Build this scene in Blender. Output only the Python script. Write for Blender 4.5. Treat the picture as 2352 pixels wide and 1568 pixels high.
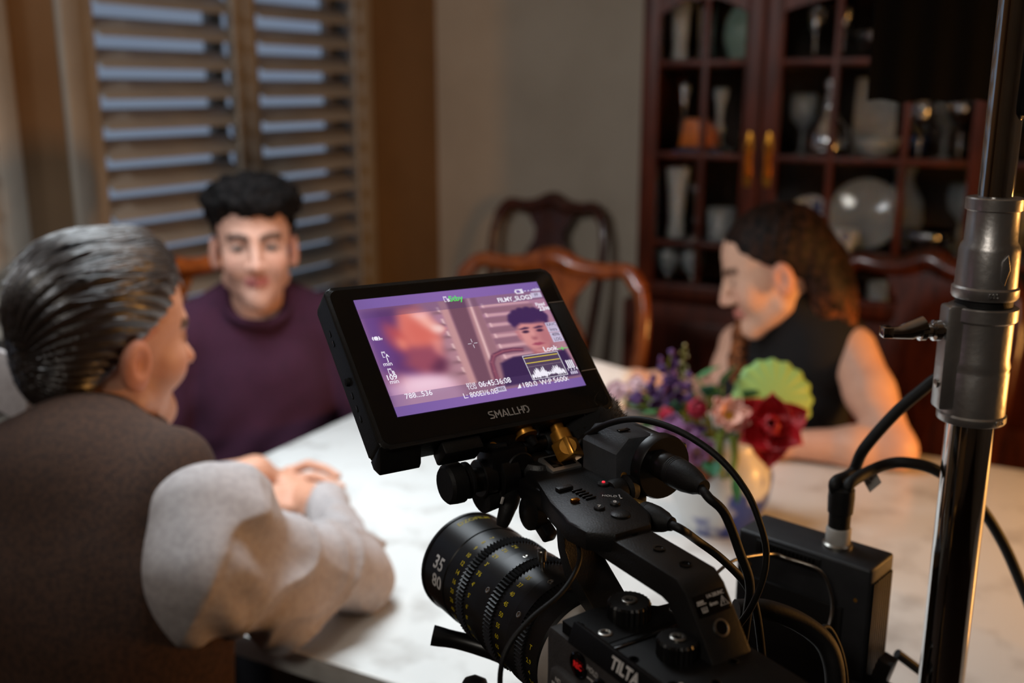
import bpy, bmesh, math, random
import numpy as np
from mathutils import Vector, Matrix, Euler, noise as mnoise

random.seed(7)
rng = np.random.default_rng(7)
scene = bpy.context.scene
for o in list(bpy.data.objects):
    bpy.data.objects.remove(o, do_unlink=True)
COL = scene.collection

# ------------------------------------------------------------------ camera
CAM_H = 1.45
PITCH = math.radians(13.83)
FPX = 2352.0                       # focal length in pixels of the 2352x1568 frame
cd = bpy.data.cameras.new('camera')
cd.sensor_width = 36.0
cd.lens = 36.0 * FPX / 2352.0
cd.clip_start = 0.02
cd.dof.use_dof = True
cd.dof.focus_distance = 0.672
cd.dof.aperture_fstop = 4.3
cam = bpy.data.objects.new('camera', cd)
cam.location = (0, 0, CAM_H)
cam.rotation_euler = (math.pi / 2 - PITCH, 0, 0)
COL.objects.link(cam)
scene.camera = cam

# ------------------------------------------------------------------ view, world, lamps
vs = scene.view_settings
vs.view_transform = 'Standard'
vs.look = 'None'
vs.gamma = 1.0
vs.use_curve_mapping = False
vs.exposure = 0.0

world = bpy.data.worlds.new('world')
scene.world = world
world.use_nodes = True
world.node_tree.nodes['Background'].inputs[0].default_value = (0.66, 0.78, 1.0, 1)
world.node_tree.nodes['Background'].inputs[1].default_value = 0.27


def area_light(name, loc, target, power, color, sx, sy, spread=180):
    l = bpy.data.lights.new(name, 'AREA')
    l.shape = 'RECTANGLE'
    l.size, l.size_y = sx, sy
    l.energy = power
    l.color = color
    l.spread = math.radians(spread)
    o = bpy.data.objects.new(name, l)
    o.location = loc
    d = Vector(target) - Vector(loc)
    o.rotation_euler = d.to_track_quat('-Z', 'Y').to_euler()
    COL.objects.link(o)
    return o


# cool soft box boomed over the table
area_light('overhead_softbox_light', (-0.40, 1.60, 2.08), (-0.50, 1.52, 0.75), 11.5, (0.84, 0.93, 1.0), 0.70, 0.55, 108)
# warm lamp to the right of the photographer
area_light('warm_lamp_light', (1.70, 1.12, 1.08), (0.55, 1.9, 0.92), 13.5, (1.0, 0.45, 0.11), 0.16, 0.34, 150)
# small daylight panel standing left of the table, outside the picture
area_light('side_panel_light', (-1.38, 0.95, 2.20), (0.35, 3.3, 1.0), 5.5, (0.97, 0.98, 1.0), 0.20, 0.20, 110)
# soft neutral room light behind the photographer, high up
area_light('room_light', (-0.75, -0.75, 2.40), (0.2, 2.2, 0.9), 6.0, (1.0, 0.92, 0.82), 0.4, 0.4, 160)

# ------------------------------------------------------------------ room frame
TH = math.radians(28.0)
UX, UY = math.sin(TH), math.cos(TH)          # along the left wall, away from the viewer
VX, VY = math.cos(TH), -math.sin(TH)         # along the back wall, to the right
C0 = (-0.2895, 4.0623)


def RW(s, t, z=0.0):
    """room coordinates: s along the back wall, t out from the back wall"""
    return Vector((C0[0] + VX * s - UX * t, C0[1] + VY * s - UY * t, z))


def at(px, py, Y):
    """world point seen at a photograph pixel at distance Y in front of the camera"""
    x = (px - 1176) / FPX
    y = -(py - 784) / FPX
    d = Vector((x, math.cos(PITCH) + y * math.sin(PITCH), -math.sin(PITCH) + y * math.cos(PITCH)))
    return Vector((0, 0, CAM_H)) + d * (Y / d.y)


# ------------------------------------------------------------------ materials
def lin(r, g, b):
    def f(c):
        c /= 255.0
        return c / 12.92 if c <= 0.04045 else ((c + 0.055) / 1.055) ** 2.4
    return (f(r), f(g), f(b), 1.0)


def mat(name, col, rough=0.5, metal=0.0, col2=None, scale=20.0, detail=4.0, bump=0.0, bump_scale=None,
        stretch=None, spec=0.5, sheen=0.0, emit=None, emit_s=0.0, trans=0.0, ior=1.45, coat=0.0,
        vcol=False, sss=0.0, ramp=(0.4, 0.62), rough2=None, alpha=1.0):
    m = bpy.data.materials.new(name)
    m.use_nodes = True
    nt = m.node_tree
    b = nt.nodes['Principled BSDF']
    b.inputs['Base Color'].default_value = col
    b.inputs['Roughness'].default_value = rough
    b.inputs['Metallic'].default_value = metal
    b.inputs['Specular IOR Level'].default_value = spec
    b.inputs['IOR'].default_value = ior
    b.inputs['Transmission Weight'].default_value = trans
    b.inputs['Coat Weight'].default_value = coat
    b.inputs['Alpha'].default_value = alpha
    if sheen:
        b.inputs['Sheen Weight'].default_value = sheen
        b.inputs['Sheen Roughness'].default_value = 0.5
    if sss:
        b.inputs['Subsurface Weight'].default_value = sss
        b.inputs['Subsurface Radius'].default_value = (0.012, 0.005, 0.003)
        b.inputs['Subsurface Scale'].default_value = 1.0
    if emit:
        b.inputs['Emission Color'].default_value = emit
        b.inputs['Emission Strength'].default_value = emit_s
    tc = nt.nodes.new('ShaderNodeTexCoord')
    mp = nt.nodes.new('ShaderNodeMapping')
    nt.links.new(tc.outputs['Object'], mp.inputs['Vector'])
    if stretch:
        mp.inputs['Scale'].default_value = stretch
    base = None
    if vcol:
        a = nt.nodes.new('ShaderNodeAttribute')
        a.attribute_name = 'Col'
        base = a.outputs['Color']
        nt.links.new(base, b.inputs['Base Color'])
    if col2 is not None:
        n = nt.nodes.new('ShaderNodeTexNoise')
        n.inputs['Scale'].default_value = scale
        n.inputs['Detail'].default_value = detail
        nt.links.new(mp.outputs[0], n.inputs['Vector'])
        r = nt.nodes.new('ShaderNodeValToRGB')
        r.color_ramp.elements[0].position = ramp[0]
        r.color_ramp.elements[1].position = ramp[1]
        r.color_ramp.elements[0].color = col
        r.color_ramp.elements[1].color = col2
        nt.links.new(n.outputs['Fac'], r.inputs['Fac'])
        if base is None:
            nt.links.new(r.outputs['Color'], b.inputs['Base Color'])
        else:
            mx = nt.nodes.new('ShaderNodeMix')
            mx.data_type = 'RGBA'
            mx.blend_type = 'MULTIPLY'
            mx.inputs[0].default_value = 1.0
            nt.links.new(base, mx.inputs[6])
            nt.links.new(r.outputs['Color'], mx.inputs[7])
            nt.links.new(mx.outputs[2], b.inputs['Base Color'])
        if rough2 is not None:
            mr = nt.nodes.new('ShaderNodeMapRange')
            mr.inputs['To Min'].default_value = rough
            mr.inputs['To Max'].default_value = rough2
            nt.links.new(n.outputs['Fac'], mr.inputs['Value'])
            nt.links.new(mr.outputs[0], b.inputs['Roughness'])
    if bump:
        n2 = nt.nodes.new('ShaderNodeTexNoise')
        n2.inputs['Scale'].default_value = bump_scale or scale * 4
        n2.inputs['Detail'].default_value = 3
        nt.links.new(mp.outputs[0], n2.inputs['Vector'])
        bp = nt.nodes.new('ShaderNodeBump')
        bp.inputs['Strength'].default_value = bump
        bp.inputs['Distance'].default_value = 0.002
        nt.links.new(n2.outputs['Fac'], bp.inputs['Height'])
        nt.links.new(bp.outputs[0], b.inputs['Normal'])
    return m


M = {}
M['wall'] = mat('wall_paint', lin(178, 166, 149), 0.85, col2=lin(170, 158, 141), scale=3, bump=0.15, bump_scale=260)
M['wall_left'] = mat('wall_left_brown', lin(128, 104, 78), 0.85, col2=lin(120, 97, 72), scale=3, bump=0.15, bump_scale=260)  # darker and browner than the other walls
M['ceiling'] = mat('ceiling_paint', lin(205, 200, 190), 0.9, col2=lin(198, 193, 184), scale=5, bump=0.2, bump_scale=120)
M['floor'] = mat('floor_carpet', lin(70, 52, 40), 0.95, col2=lin(52, 38, 30), scale=160, bump=0.6, bump_scale=400)
M['shutter'] = mat('shutter_paint', lin(156, 149, 138), 0.42, col2=lin(148, 141, 131), scale=8)
M['pane'] = mat('window_glass', (0.9, 0.95, 1.0, 1), 0.02, trans=1.0, ior=1.05, col2=(0.86, 0.92, 1.0, 1), scale=4)
M['mahogany'] = mat('mahogany_wood', lin(80, 34, 17), 0.42, col2=lin(54, 21, 10), scale=6, stretch=(9, 9, 1.2), detail=6, spec=.35)
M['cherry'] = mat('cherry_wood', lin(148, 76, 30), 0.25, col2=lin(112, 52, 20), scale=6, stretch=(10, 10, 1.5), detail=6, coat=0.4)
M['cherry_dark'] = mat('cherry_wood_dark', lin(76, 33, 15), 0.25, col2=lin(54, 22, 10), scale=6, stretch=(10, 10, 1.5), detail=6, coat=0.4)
M['cab_in'] = mat('cabinet_lining', lin(60, 42, 34), 0.6, col2=lin(44, 30, 24), scale=8, stretch=(9, 9, 1.2))
M['brass'] = mat('aged_brass', lin(200, 140, 50), 0.32, 1.0, col2=lin(168, 110, 38), scale=60)
M['tablestone'] = mat('pale_marbled_stone', lin(224, 224, 220), 0.30, col2=lin(176, 172, 166), scale=15, detail=10, ramp=(0.52, 0.80), coat=0.1)
M['seatcloth'] = mat('seat_fabric', lin(120, 96, 70), 0.9, col2=lin(96, 74, 52), scale=70, bump=0.4, bump_scale=500)
M['blackplastic'] = mat('black_plastic', lin(27, 26, 26), 0.42, col2=lin(20, 19, 19), scale=40, bump=0.12, bump_scale=900)
M['blackmetal'] = mat('black_anodised_metal', lin(20, 19, 19), 0.33, col2=lin(14, 13, 13), scale=60, spec=0.6)
M['cagemetal'] = mat('matte_black_cage', lin(13, 12, 12), 0.5, col2=lin(9, 8, 8), scale=60, spec=0.25, bump=.1, bump_scale=900)
M['blackgloss'] = mat('black_gloss_glass', lin(10, 9, 9), 0.08, col2=lin(8, 7, 7), scale=20)
M['blackrubber'] = mat('black_rubber', lin(17, 16, 16), 0.6, col2=lin(12, 11, 11), scale=80, bump=0.1, bump_scale=600)
M['greybody'] = mat('grey_camera_shell', lin(58, 54, 52), 0.5, col2=lin(50, 46, 44), scale=300, bump=0.3, bump_scale=1500)
M['chrome'] = mat('polished_chrome', lin(205, 205, 205), 0.07, 1.0, col2=lin(190, 188, 186), scale=12)
M['castmetal'] = mat('cast_aluminium', lin(205, 203, 200), 0.28, 0.88, col2=lin(182, 180, 178), scale=30, bump=0.12, bump_scale=160, rough2=0.42)
M['steel'] = mat('bare_steel', lin(190, 186, 178), 0.3, 1.0, col2=lin(168, 164, 156), scale=80)
M['silver'] = mat('satin_silver_ring', lin(200, 190, 178), 0.45, 0.25, col2=lin(188, 178, 166), scale=60)
M['gold'] = mat('gold_plated_brass', lin(222, 160, 70), 0.30, 0.75, col2=lin(196, 134, 50), scale=90)
M['holder'] = mat('holder_plastic', lin(70, 73, 78), 0.5, col2=lin(62, 65, 70), scale=60, bump=.15, bump_scale=900)
M['boxblack'] = mat('box_paint', lin(46, 47, 50), 0.5, col2=lin(40, 41, 44), scale=60, bump=.12, bump_scale=900)
M['white_ink'] = mat('white_ink', lin(228, 224, 220), 0.6, col2=lin(195, 190, 186), scale=80)
M['grey_ink'] = mat('grey_ink', lin(186, 178, 172), 0.6, col2=lin(176, 168, 162), scale=80)
M['yellow_ink'] = mat('yellow_ink', lin(214, 190, 20), 0.55, col2=lin(196, 172, 14), scale=80)
M['red_ink'] = mat('red_lit_ink', lin(150, 10, 14), 0.5, col2=lin(140, 8, 12), scale=80, emit=(1, 0.02, 0.02, 1), emit_s=0.25)
M['red_led'] = mat('red_led', lin(220, 10, 20), 0.4, col2=lin(200, 8, 16), scale=80, emit=(1, 0.03, 0.05, 1), emit_s=1.2)
M['amber_led'] = mat('amber_led', lin(220, 110, 20), 0.4, col2=lin(200, 100, 16), scale=80, emit=(1, 0.30, 0.03, 1), emit_s=0.5)
M['tag_white'] = mat('white_cable_label', lin(190, 186, 180), 0.6, col2=lin(176, 172, 166), scale=60)


# ------------------------------------------------------------------ objects and meshes
def setp(o, label=None, cat=None, group=None, kind=None):
    if label: o['label'] = label
    if cat: o['category'] = cat
    if group: o['group'] = group
    if kind: o['kind'] = kind
    return o


def thing(name, label, cat, loc=(0, 0, 0), rotz=0.0, group=None):
    o = bpy.data.objects.new(name, None)
    o.empty_display_size = 0.05
    o.location = loc
    o.rotation_euler = (0, 0, rotz)
    COL.objects.link(o)
    return setp(o, label, cat, group)


def link(name, me, m=None, parent=None, smooth=False, autosm=None):
    o = bpy.data.objects.new(name, me)
    COL.objects.link(o)
    if parent is not None:
        o.parent = parent
    if m is not None:
        me.materials.clear()
        me.materials.append(m)
    if smooth:
        me.polygons.foreach_set('use_smooth', [True] * len(me.polygons))
    if autosm:
        try:
            me.set_sharp_from_angle(angle=math.radians(autosm))
        except Exception:
            pass
    return o


class MB:
    """collects boxes, tubes, lathes and prisms for ONE mesh"""

    def __init__(self):
        self.bm = bmesh.new()

    def add(self, verts, faces):
        vs_ = [self.bm.verts.new(v) for v in verts]
        out = []
        for f in faces:
            try:
                out.append(self.bm.faces.new([vs_[i] for i in f]))
            except ValueError:
                pass
        return vs_, out

    def box(self, c, s, rot=None, bev=0.0, seg=2):
        x, y, z = s[0] / 2, s[1] / 2, s[2] / 2
        pts = [Vector(p) for p in ((-x, -y, -z), (x, -y, -z), (x, y, -z), (-x, y, -z), (-x, -y, z), (x, -y, z), (x, y, z), (-x, y, z))]
        if rot is not None:
            pts = [rot @ p for p in pts]
        pts = [p + Vector(c) for p in pts]
        vs_, fs = self.add(pts, [(0, 3, 2, 1), (4, 5, 6, 7), (0, 1, 5, 4), (1, 2, 6, 5), (2, 3, 7, 6), (3, 0, 4, 7)])
        if bev > 0:
            ed = list({e for f in fs for e in f.edges})
            bmesh.ops.bevel(self.bm, geom=ed, offset=bev, segments=seg, profile=0.5, affect='EDGES')
        return self

    def tube(self, pts, r, n=10, caps=True, closed=False):
        pts = [Vector(p) for p in pts]
        k = len(pts)
        rr = r if hasattr(r, '__len__') else [r] * k
        tang = []
        for i in range(k):
            if closed:
                d = pts[(i + 1) % k] - pts[i - 1]
            else:
                d = pts[min(i + 1, k - 1)] - pts[max(i - 1, 0)]
            tang.append(d.normalized() if d.length > 1e-9 else Vector((0, 0, 1)))
        up = Vector((0, 0, 1)) if abs(tang[0].z) < 0.9 else Vector((1, 0, 0))
        nrm = (up - tang[0] * up.dot(tang[0])).normalized()
        rings = []
        for i in range(k):
            nrm = (nrm - tang[i] * nrm.dot(tang[i]))
            nrm = nrm.normalized() if nrm.length > 1e-6 else tang[i].orthogonal().normalized()
            b = tang[i].cross(nrm)
            rings.append([self.bm.verts.new(pts[i] + (nrm * math.cos(a) + b * math.sin(a)) * rr[i])
                          for a in (2 * math.pi * j / n for j in range(n))])
        rng_ = range(k) if closed else range(k - 1)
        for i in rng_:
            A, B = rings[i], rings[(i + 1) % k]
            for j in range(n):
                self.bm.faces.new((A[j], A[(j + 1) % n], B[(j + 1) % n], B[j]))
        if caps and not closed:
            self.bm.faces.new(rings[0][::-1])
            self.bm.faces.new(rings[-1])
        return self

    def lathe(self, prof, c=(0, 0, 0), axis=(0, 0, 1), n=24, cap=True, arc=None, xdir=None):
        """prof: list of (radius, height along axis)"""
        ax = Vector(axis).normalized()
        a = Vector(xdir).normalized() if xdir is not None else (Vector((0, 0, 1)).cross(ax) if abs(ax.z) < 0.9 else Vector((1, 0, 0)))
        a = (a - ax * a.dot(ax)).normalized()
        b = ax.cross(a)
        c = Vector(c)
        full = arc is None
        a0, a1 = (0, 2 * math.pi) if full else arc
        cnt = n if full else n + 1
        rings = []
        for r, hgt in prof:
            if r <= 1e-7:
                rings.append([self.bm.verts.new(c + ax * hgt)])
            else:
                rings.append([self.bm.verts.new(c + ax * hgt + (a * math.cos(t) + b * math.sin(t)) * r)
                              for t in (a0 + (a1 - a0) * j / n for j in range(cnt))])
        for A, B in zip(rings, rings[1:]):
            for j in range(n):
                j2 = (j + 1) % cnt
                if len(A) == 1 and len(B) == 1:
                    continue
                if len(A) == 1:
                    f = (A[0], B[j2], B[j])
                elif len(B) == 1:
                    f = (A[j], A[j2], B[0])
                else:
                    f = (A[j], A[j2], B[j2], B[j])
                try:
                    self.bm.faces.new(f)
                except ValueError:
                    pass
        if cap and full:
            if len(rings[0]) > 2: self.bm.faces.new(rings[0][::-1])
            if len(rings[-1]) > 2: self.bm.faces.new(rings[-1])
        return self

    def prism(self, poly, z0, z1, frame=None, bev=0.0):
        """poly: 2-D points; frame: Matrix mapping (x, y, z) to place"""
        n = len(poly)
        fr = frame if frame is not None else Matrix.Identity(4)
        pts = [fr @ Vector((p[0], p[1], z0)) for p in poly] + [fr @ Vector((p[0], p[1], z1)) for p in poly]
        faces = [tuple(range(n))[::-1], tuple(range(n, 2 * n))] + [(i, (i + 1) % n, n + (i + 1) % n, n + i) for i in range(n)]
        vs_, fs = self.add(pts, faces)
        if bev > 0:
            ed = list({e for f in fs[:2] for e in f.edges})
            bmesh.ops.bevel(self.bm, geom=ed, offset=bev, segments=2, profile=0.5, affect='EDGES')
        return self

    def sphere(self, c, r, n=16, k=10, rot=None):
        rad = r if hasattr(r, '__len__') else (r, r, r)
        prof = [(math.sin(math.pi * i / k), -math.cos(math.pi * i / k)) for i in range(k + 1)]
        rings = []
        for q, z in prof:
            if q < 1e-6:
                P = [Vector((0, 0, z * rad[2]))]
            else:
                P = [Vector((q * math.cos(2 * math.pi * j / n) * rad[0], q * math.sin(2 * math.pi * j / n) * rad[1], z * rad[2])) for j in range(n)]
            if rot is not None:
                P = [rot @ p for p in P]
            rings.append([self.bm.verts.new(p + Vector(c)) for p in P])
        for A, B in zip(rings, rings[1:]):
            for j in range(n):
                j2 = (j + 1) % n
                if len(A) == 1: self.bm.faces.new((A[0], B[j2], B[j]))
                elif len(B) == 1: self.bm.faces.new((A[j], A[j2], B[0]))
                else: self.bm.faces.new((A[j], A[j2], B[j2], B[j]))
        return self

    def mesh(self, name):
        bmesh.ops.recalc_face_normals(self.bm, faces=self.bm.faces[:])
        me = bpy.data.meshes.new(name)
        self.bm.to_mesh(me)
        self.bm.free()
        return me

    def build(self, name, m, parent=None, smooth=True, angle=40):
        return link(name, self.mesh(name), m, parent, smooth, angle if smooth else None)


def smooth_path(pts, per=8):
    """Catmull-Rom through the points"""
    P = [Vector(p) for p in pts]
    P = [P[0] * 2 - P[1]] + P + [P[-1] * 2 - P[-2]]
    out = []
    for i in range(1, len(P) - 2):
        for k in range(per):
            t = k / per
            a, b, c_, d = P[i - 1], P[i], P[i + 1], P[i + 2]
            out.append(0.5 * ((2 * b) + (c_ - a) * t + (2 * a - 5 * b + 4 * c_ - d) * t * t + (3 * b - a - 3 * c_ + d) * t ** 3))
    out.append(P[-2])
    return out


def text_mesh(s, size, ext=0.0, bold=0.0, align='CENTER', shear=0.0):
    c = bpy.data.curves.new('lettering', 'FONT')
    c.body = s
    c.size = size
    c.align_x = align
    c.align_y = 'CENTER'
    c.extrude = ext
    c.offset = bold
    c.resolution_u = 3
    c.shear = shear
    o = bpy.data.objects.new('lettering_tmp', c)
    me = bpy.data.meshes.new_from_object(o)
    bpy.data.objects.remove(o, do_unlink=True)
    bpy.data.curves.remove(c)
    me.name = 'lettering'
    return me


def text(name, s, size, mtx, m, parent, bold=0.0, ext=0.00008, align='CENTER', sx=1.0, shear=0.0):
    me = text_mesh(s, size, ext, bold, align, shear)
    T = mtx @ Matrix.Diagonal((sx, 1, 1, 1))
    me.transform(T)
    return link(name, me, m, parent)


def frame_m(o, x, y):
    """matrix with the given origin, x axis and (roughly) y axis"""
    x = Vector(x).normalized()
    y = Vector(y)
    y = (y - x * y.dot(x)).normalized()
    z = x.cross(y)
    mm = Matrix((x, y, z)).transposed().to_4x4()
    mm.translation = Vector(o)
    return mm


# ------------------------------------------------------------------ signed distance modelling (numpy)
def S_sph(p, c, r):
    return np.linalg.norm(p - np.array(c, np.float32), axis=1) - r


def S_ell(p, c, r, R=None):
    q = p - np.array(c, np.float32)
    if R is not None:
        q = q @ np.array(R, np.float32)
    r = np.array(r, np.float32)
    k0 = np.linalg.norm(q / r, axis=1)
    k1 = np.linalg.norm(q / (r * r), axis=1) + 1e-9
    return k0 * (k0 - 1.0) / k1


def S_cap(p, a, b, ra, rb):
    a = np.array(a, np.float32); b = np.array(b, np.float32)
    d = b - a
    t = np.clip(((p - a) @ d) / (d @ d + 1e-12), 0, 1)
    return np.linalg.norm(p - a - t[:, None] * d, axis=1) - (ra + (rb - ra) * t)


def S_chain(p, pts, rad, k=0.0):
    o = None
    for i in range(len(pts) - 1):
        d = S_cap(p, pts[i], pts[i + 1], rad[i], rad[i + 1])
        o = d if o is None else (smin(o, d, k) if k else np.minimum(o, d))
    return o


def smin(a, b, k):
    hh = np.clip(0.5 + 0.5 * (b - a) / k, 0, 1)
    return b * (1 - hh) + a * hh - k * hh * (1 - hh)


def smax(a, b, k):
    return -smin(-a, -b, k)


def sdf_mesh(name, fn, lo, hi, h):
    """surface nets over fn(points) < 0, refined only near the surface"""
    lo = np.array(lo, np.float32); hi = np.array(hi, np.float32)
    B = 4
    n = (np.ceil((hi - lo) / (h * B)).astype(int) + 1)
    H = h * B
    gx = [lo[i] + (np.arange(n[i]) + 0.5) * H for i in range(3)]
    g = np.stack(np.meshgrid(*gx, indexing='ij'), -1).reshape(-1, 3).astype(np.float32)
    coarse = fn(g).reshape(n)
    act = np.abs(coarse) < H * 1.6
    D = np.repeat(np.repeat(np.repeat(coarse, B, 0), B, 1), B, 2).astype(np.float32)
    mask = np.repeat(np.repeat(np.repeat(act, B, 0), B, 1), B, 2)
    idx = np.argwhere(mask)
    P = (lo + (idx + 0.5) * h).astype(np.float32)
    vals = np.concatenate([fn(P[i:i + 400000]) for i in range(0, len(P), 400000)])
    D[mask] = vals
    s = D < 0
    N = np.array(D.shape)
    c = np.zeros(N - 1, np.int8)
    acc = np.zeros((*(N - 1), 3), np.float32)
    for ax in range(3):
        o1, o2 = [a for a in range(3) if a != ax]
        sl0 = [slice(None)] * 3; sl1 = [slice(None)] * 3
        sl0[ax] = slice(0, -1); sl1[ax] = slice(1, None)
        d0 = D[tuple(sl0)]; d1 = D[tuple(sl1)]
        cr = (d0 < 0) != (d1 < 0)
        t = np.where(cr, d0 / np.where(cr, d0 - d1, 1), 0)
        for e1 in (0, 1):
            for e2 in (0, 1):
                sl = [slice(None)] * 3
                sl[o1] = slice(e1, N[o1] - 1 + e1)
                sl[o2] = slice(e2, N[o2] - 1 + e2)
                cc = cr[tuple(sl)]
                c += cc
                acc[..., ax] += np.where(cc, t[tuple(sl)], 0)
                acc[..., o1] += np.where(cc, e1, 0)
                acc[..., o2] += np.where(cc, e2, 0)
    cell = c > 0
    ids = -np.ones(N - 1, np.int64)
    ids[cell] = np.arange(cell.sum())
    base = np.argwhere(cell)
    verts = lo + (base + 0.5 + acc[cell] / c[cell][:, None]) * h
    quads = []
    for ax in range(3):
        o1, o2 = [(1, 2), (2, 0), (0, 1)][ax]
        sl0 = [slice(1, -1)] * 3; sl1 = [slice(1, -1)] * 3
        sl0[ax] = slice(0, -1); sl1[ax] = slice(1, None)
        s0 = s[tuple(sl0)]; s1 = s[tuple(sl1)]
        for flip, cr in ((False, s0 & ~s1), (True, ~s0 & s1)):
            e = np.argwhere(cr)
            if not len(e): continue
            off = np.ones(3, int); off[ax] = 0
            e = e + off
            def cid(a, b):
                q = e.copy(); q[:, o1] -= a; q[:, o2] -= b
                return ids[q[:, 0], q[:, 1], q[:, 2]]
            q = np.stack([cid(1, 1), cid(0, 1), cid(0, 0), cid(1, 0)], 1)
            if flip: q = q[:, ::-1]
            quads.append(q)
    quads = np.concatenate(quads)
    quads = quads[(quads >= 0).all(1)]
    me = bpy.data.meshes.new(name)
    me.vertices.add(len(verts))
    me.vertices.foreach_set('co', verts.astype(np.float32).ravel())
    me.loops.add(len(quads) * 4)
    me.loops.foreach_set('vertex_index', quads.ravel().astype(np.int32))
    me.polygons.add(len(quads))
    me.polygons.foreach_set('loop_start', np.arange(0, len(quads) * 4, 4, dtype=np.int32))
    me.polygons.foreach_set('use_smooth', np.ones(len(quads), bool))
    me.update(calc_edges=True)
    me.validate()
    return me


def culled(fn, c, R):
    """fn evaluated only within R of c; further out a safe positive distance"""
    c = np.array(c, np.float32)
    def g(p):
        dist = np.linalg.norm(p - c, axis=1)
        d = dist - R + .05
        m = dist < R
        if m.any():
            d[m] = fn(p[m])
        return d
    return g


def verts_of(me):
    a = np.empty(len(me.vertices) * 3, np.float32)
    me.vertices.foreach_get('co', a)
    return a.reshape(-1, 3)


def set_vcol(me, cols):
    a = me.color_attributes.new('Col', 'FLOAT_COLOR', 'POINT')
    c4 = np.ones((len(me.vertices), 4), np.float32)
    c4[:, :3] = cols
    a.data.foreach_set('color', c4.ravel())


def join_meshes(name, meshes):
    bm = bmesh.new()
    for m_ in meshes:
        bm.from_mesh(m_)
    me = bpy.data.meshes.new(name)
    bm.to_mesh(me)
    bm.free()
    me.polygons.foreach_set('use_smooth', [True] * len(me.polygons))
    return me


def fbm(p, scale, seed=0):
    """cheap smooth pseudo noise, roughly -1..1, vectorised"""
    q = p * scale + seed * 3.17
    a = np.sin(q[:, 0] * 1.0 + 1.7 * np.sin(q[:, 1] * 0.9 + seed) + 0.6 * q[:, 2])
    b = np.sin(q[:, 1] * 1.13 + 1.5 * np.sin(q[:, 2] * 1.07 + 2.1 * seed) - 0.5 * q[:, 0])
    c = np.sin(q[:, 2] * 0.97 + 1.6 * np.sin(q[:, 0] * 1.11 + 0.7 * seed) + 0.4 * q[:, 1])
    return (a + b + c) / 3.0


# ================================================================== the setting
def struct(name, mb, m, smooth=False):
    return setp(mb.build(name, m, None, smooth), kind='structure')


def slab(pts, z0, z1):
    b = MB()
    n = len(pts)
    V = [Vector((p.x, p.y, z0)) for p in pts] + [Vector((p.x, p.y, z1)) for p in pts]
    b.add(V, [tuple(range(n))[::-1], tuple(range(n, 2 * n))] + [(i, (i + 1) % n, n + (i + 1) % n, n + i) for i in range(n)])
    return b


RT, RS, RH = 5.6, 4.6, 2.7
struct('floor', slab([RW(-.2, -.2), RW(RS + .2, -.2), RW(RS + .2, RT + .2), RW(-.2, RT + .2)], -.1, 0), M['floor'])
struct('ceiling', slab([RW(-.2, -.2), RW(RS + .2, -.2), RW(RS + .2, RT + .2), RW(-.2, RT + .2)], RH, RH + .1), M['ceiling'])
struct('wall_back', slab([RW(-.15, 0), RW(-.15, -.15), RW(RS, -.15), RW(RS, 0)], 0, RH), M['wall'])
struct('wall_right', slab([RW(RS, -.15), RW(RS + .15, -.15), RW(RS + .15, RT), RW(RS, RT)], 0, RH), M['wall'])
struct('wall_front', slab([RW(-.15, RT), RW(RS + .15, RT), RW(RS + .15, RT + .15), RW(-.15, RT + .15)], 0, RH), M['wall'])
# left wall with two window openings (t from the back corner): 0.46..1.74 and 1.86..2.9
WZ0, WZ1 = 0.45, 2.3
wl = MB()
def wl_block(t0, t1, z0, z1):
    c_ = (RW(0, t0) + RW(-.15, t1)) / 2
    wl.box((c_.x, c_.y, (z0 + z1) / 2), (.15, t1 - t0, z1 - z0), Matrix.Rotation(-TH, 3, 'Z'))
wl_block(0, .50, 0, RH); wl_block(1.66, 1.90, 0, RH); wl_block(3.0, RT, 0, RH)
for a, b in ((.50, 1.66), (1.90, 3.0)):
    wl_block(a, b, 0, WZ0); wl_block(a, b, WZ1, RH)
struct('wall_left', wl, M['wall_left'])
bb = MB()
c_ = RW(RS / 2, .008); bb.box((c_.x, c_.y, .06), (RS, .016, .12), Matrix.Rotation(-TH, 3, 'Z'), .004)
struct('baseboard_back', bb, M['shutter'])
bb = MB()
c_ = RW(.008, RT / 2); bb.box((c_.x, c_.y, .06), (.016, RT, .12), Matrix.Rotation(-TH, 3, 'Z'), .004)
struct('baseboard_left', bb, M['shutter'])


def window(idx, t0, t1):
    """casing on the room side, sash and pane in the opening; local x = into the room, y = towards the back corner"""
    root = bpy.data.objects.new('window_%d' % idx, None)
    root.location = RW(0, (t0 + t1) / 2, (WZ0 + WZ1) / 2)
    root.rotation_euler = (0, 0, -TH)
    COL.objects.link(root)
    setp(root, 'window opening behind white shutters', None, None, 'structure')
    w, hh = t1 - t0, WZ1 - WZ0
    for sgn in (-1, 1):
        MB().box((.012, sgn * (w / 2 + .018), 0), (.024, .062, hh + .16), None, .005).build('casing', M['shutter'], root)
        MB().box((.016, 0, sgn * (hh / 2 + .03)), (.03, w + .06, .07), None, .005).build('casing', M['shutter'], root)
        MB().box((-.06, sgn * (w / 2 - .006), 0), (.11, .012, hh), None, .002).build('jamb', M['shutter'], root)
    for y in (-w / 2 + .03, 0, w / 2 - .03):
        MB().box((-.10, y, 0), (.035, .05, hh), None, .004).build('sash_bar', M['shutter'], root)
    for z in (-hh / 2 + .03, 0.0, hh / 2 - .03):
        MB().box((-.10, 0, z), (.03, w, .05), None, .004).build('sash_bar', M['shutter'], root)
    MB().box((-.10, 0, 0), (.004, w - .03, hh - .03)).build('pane', M['pane'], root, False)
    return root


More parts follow.
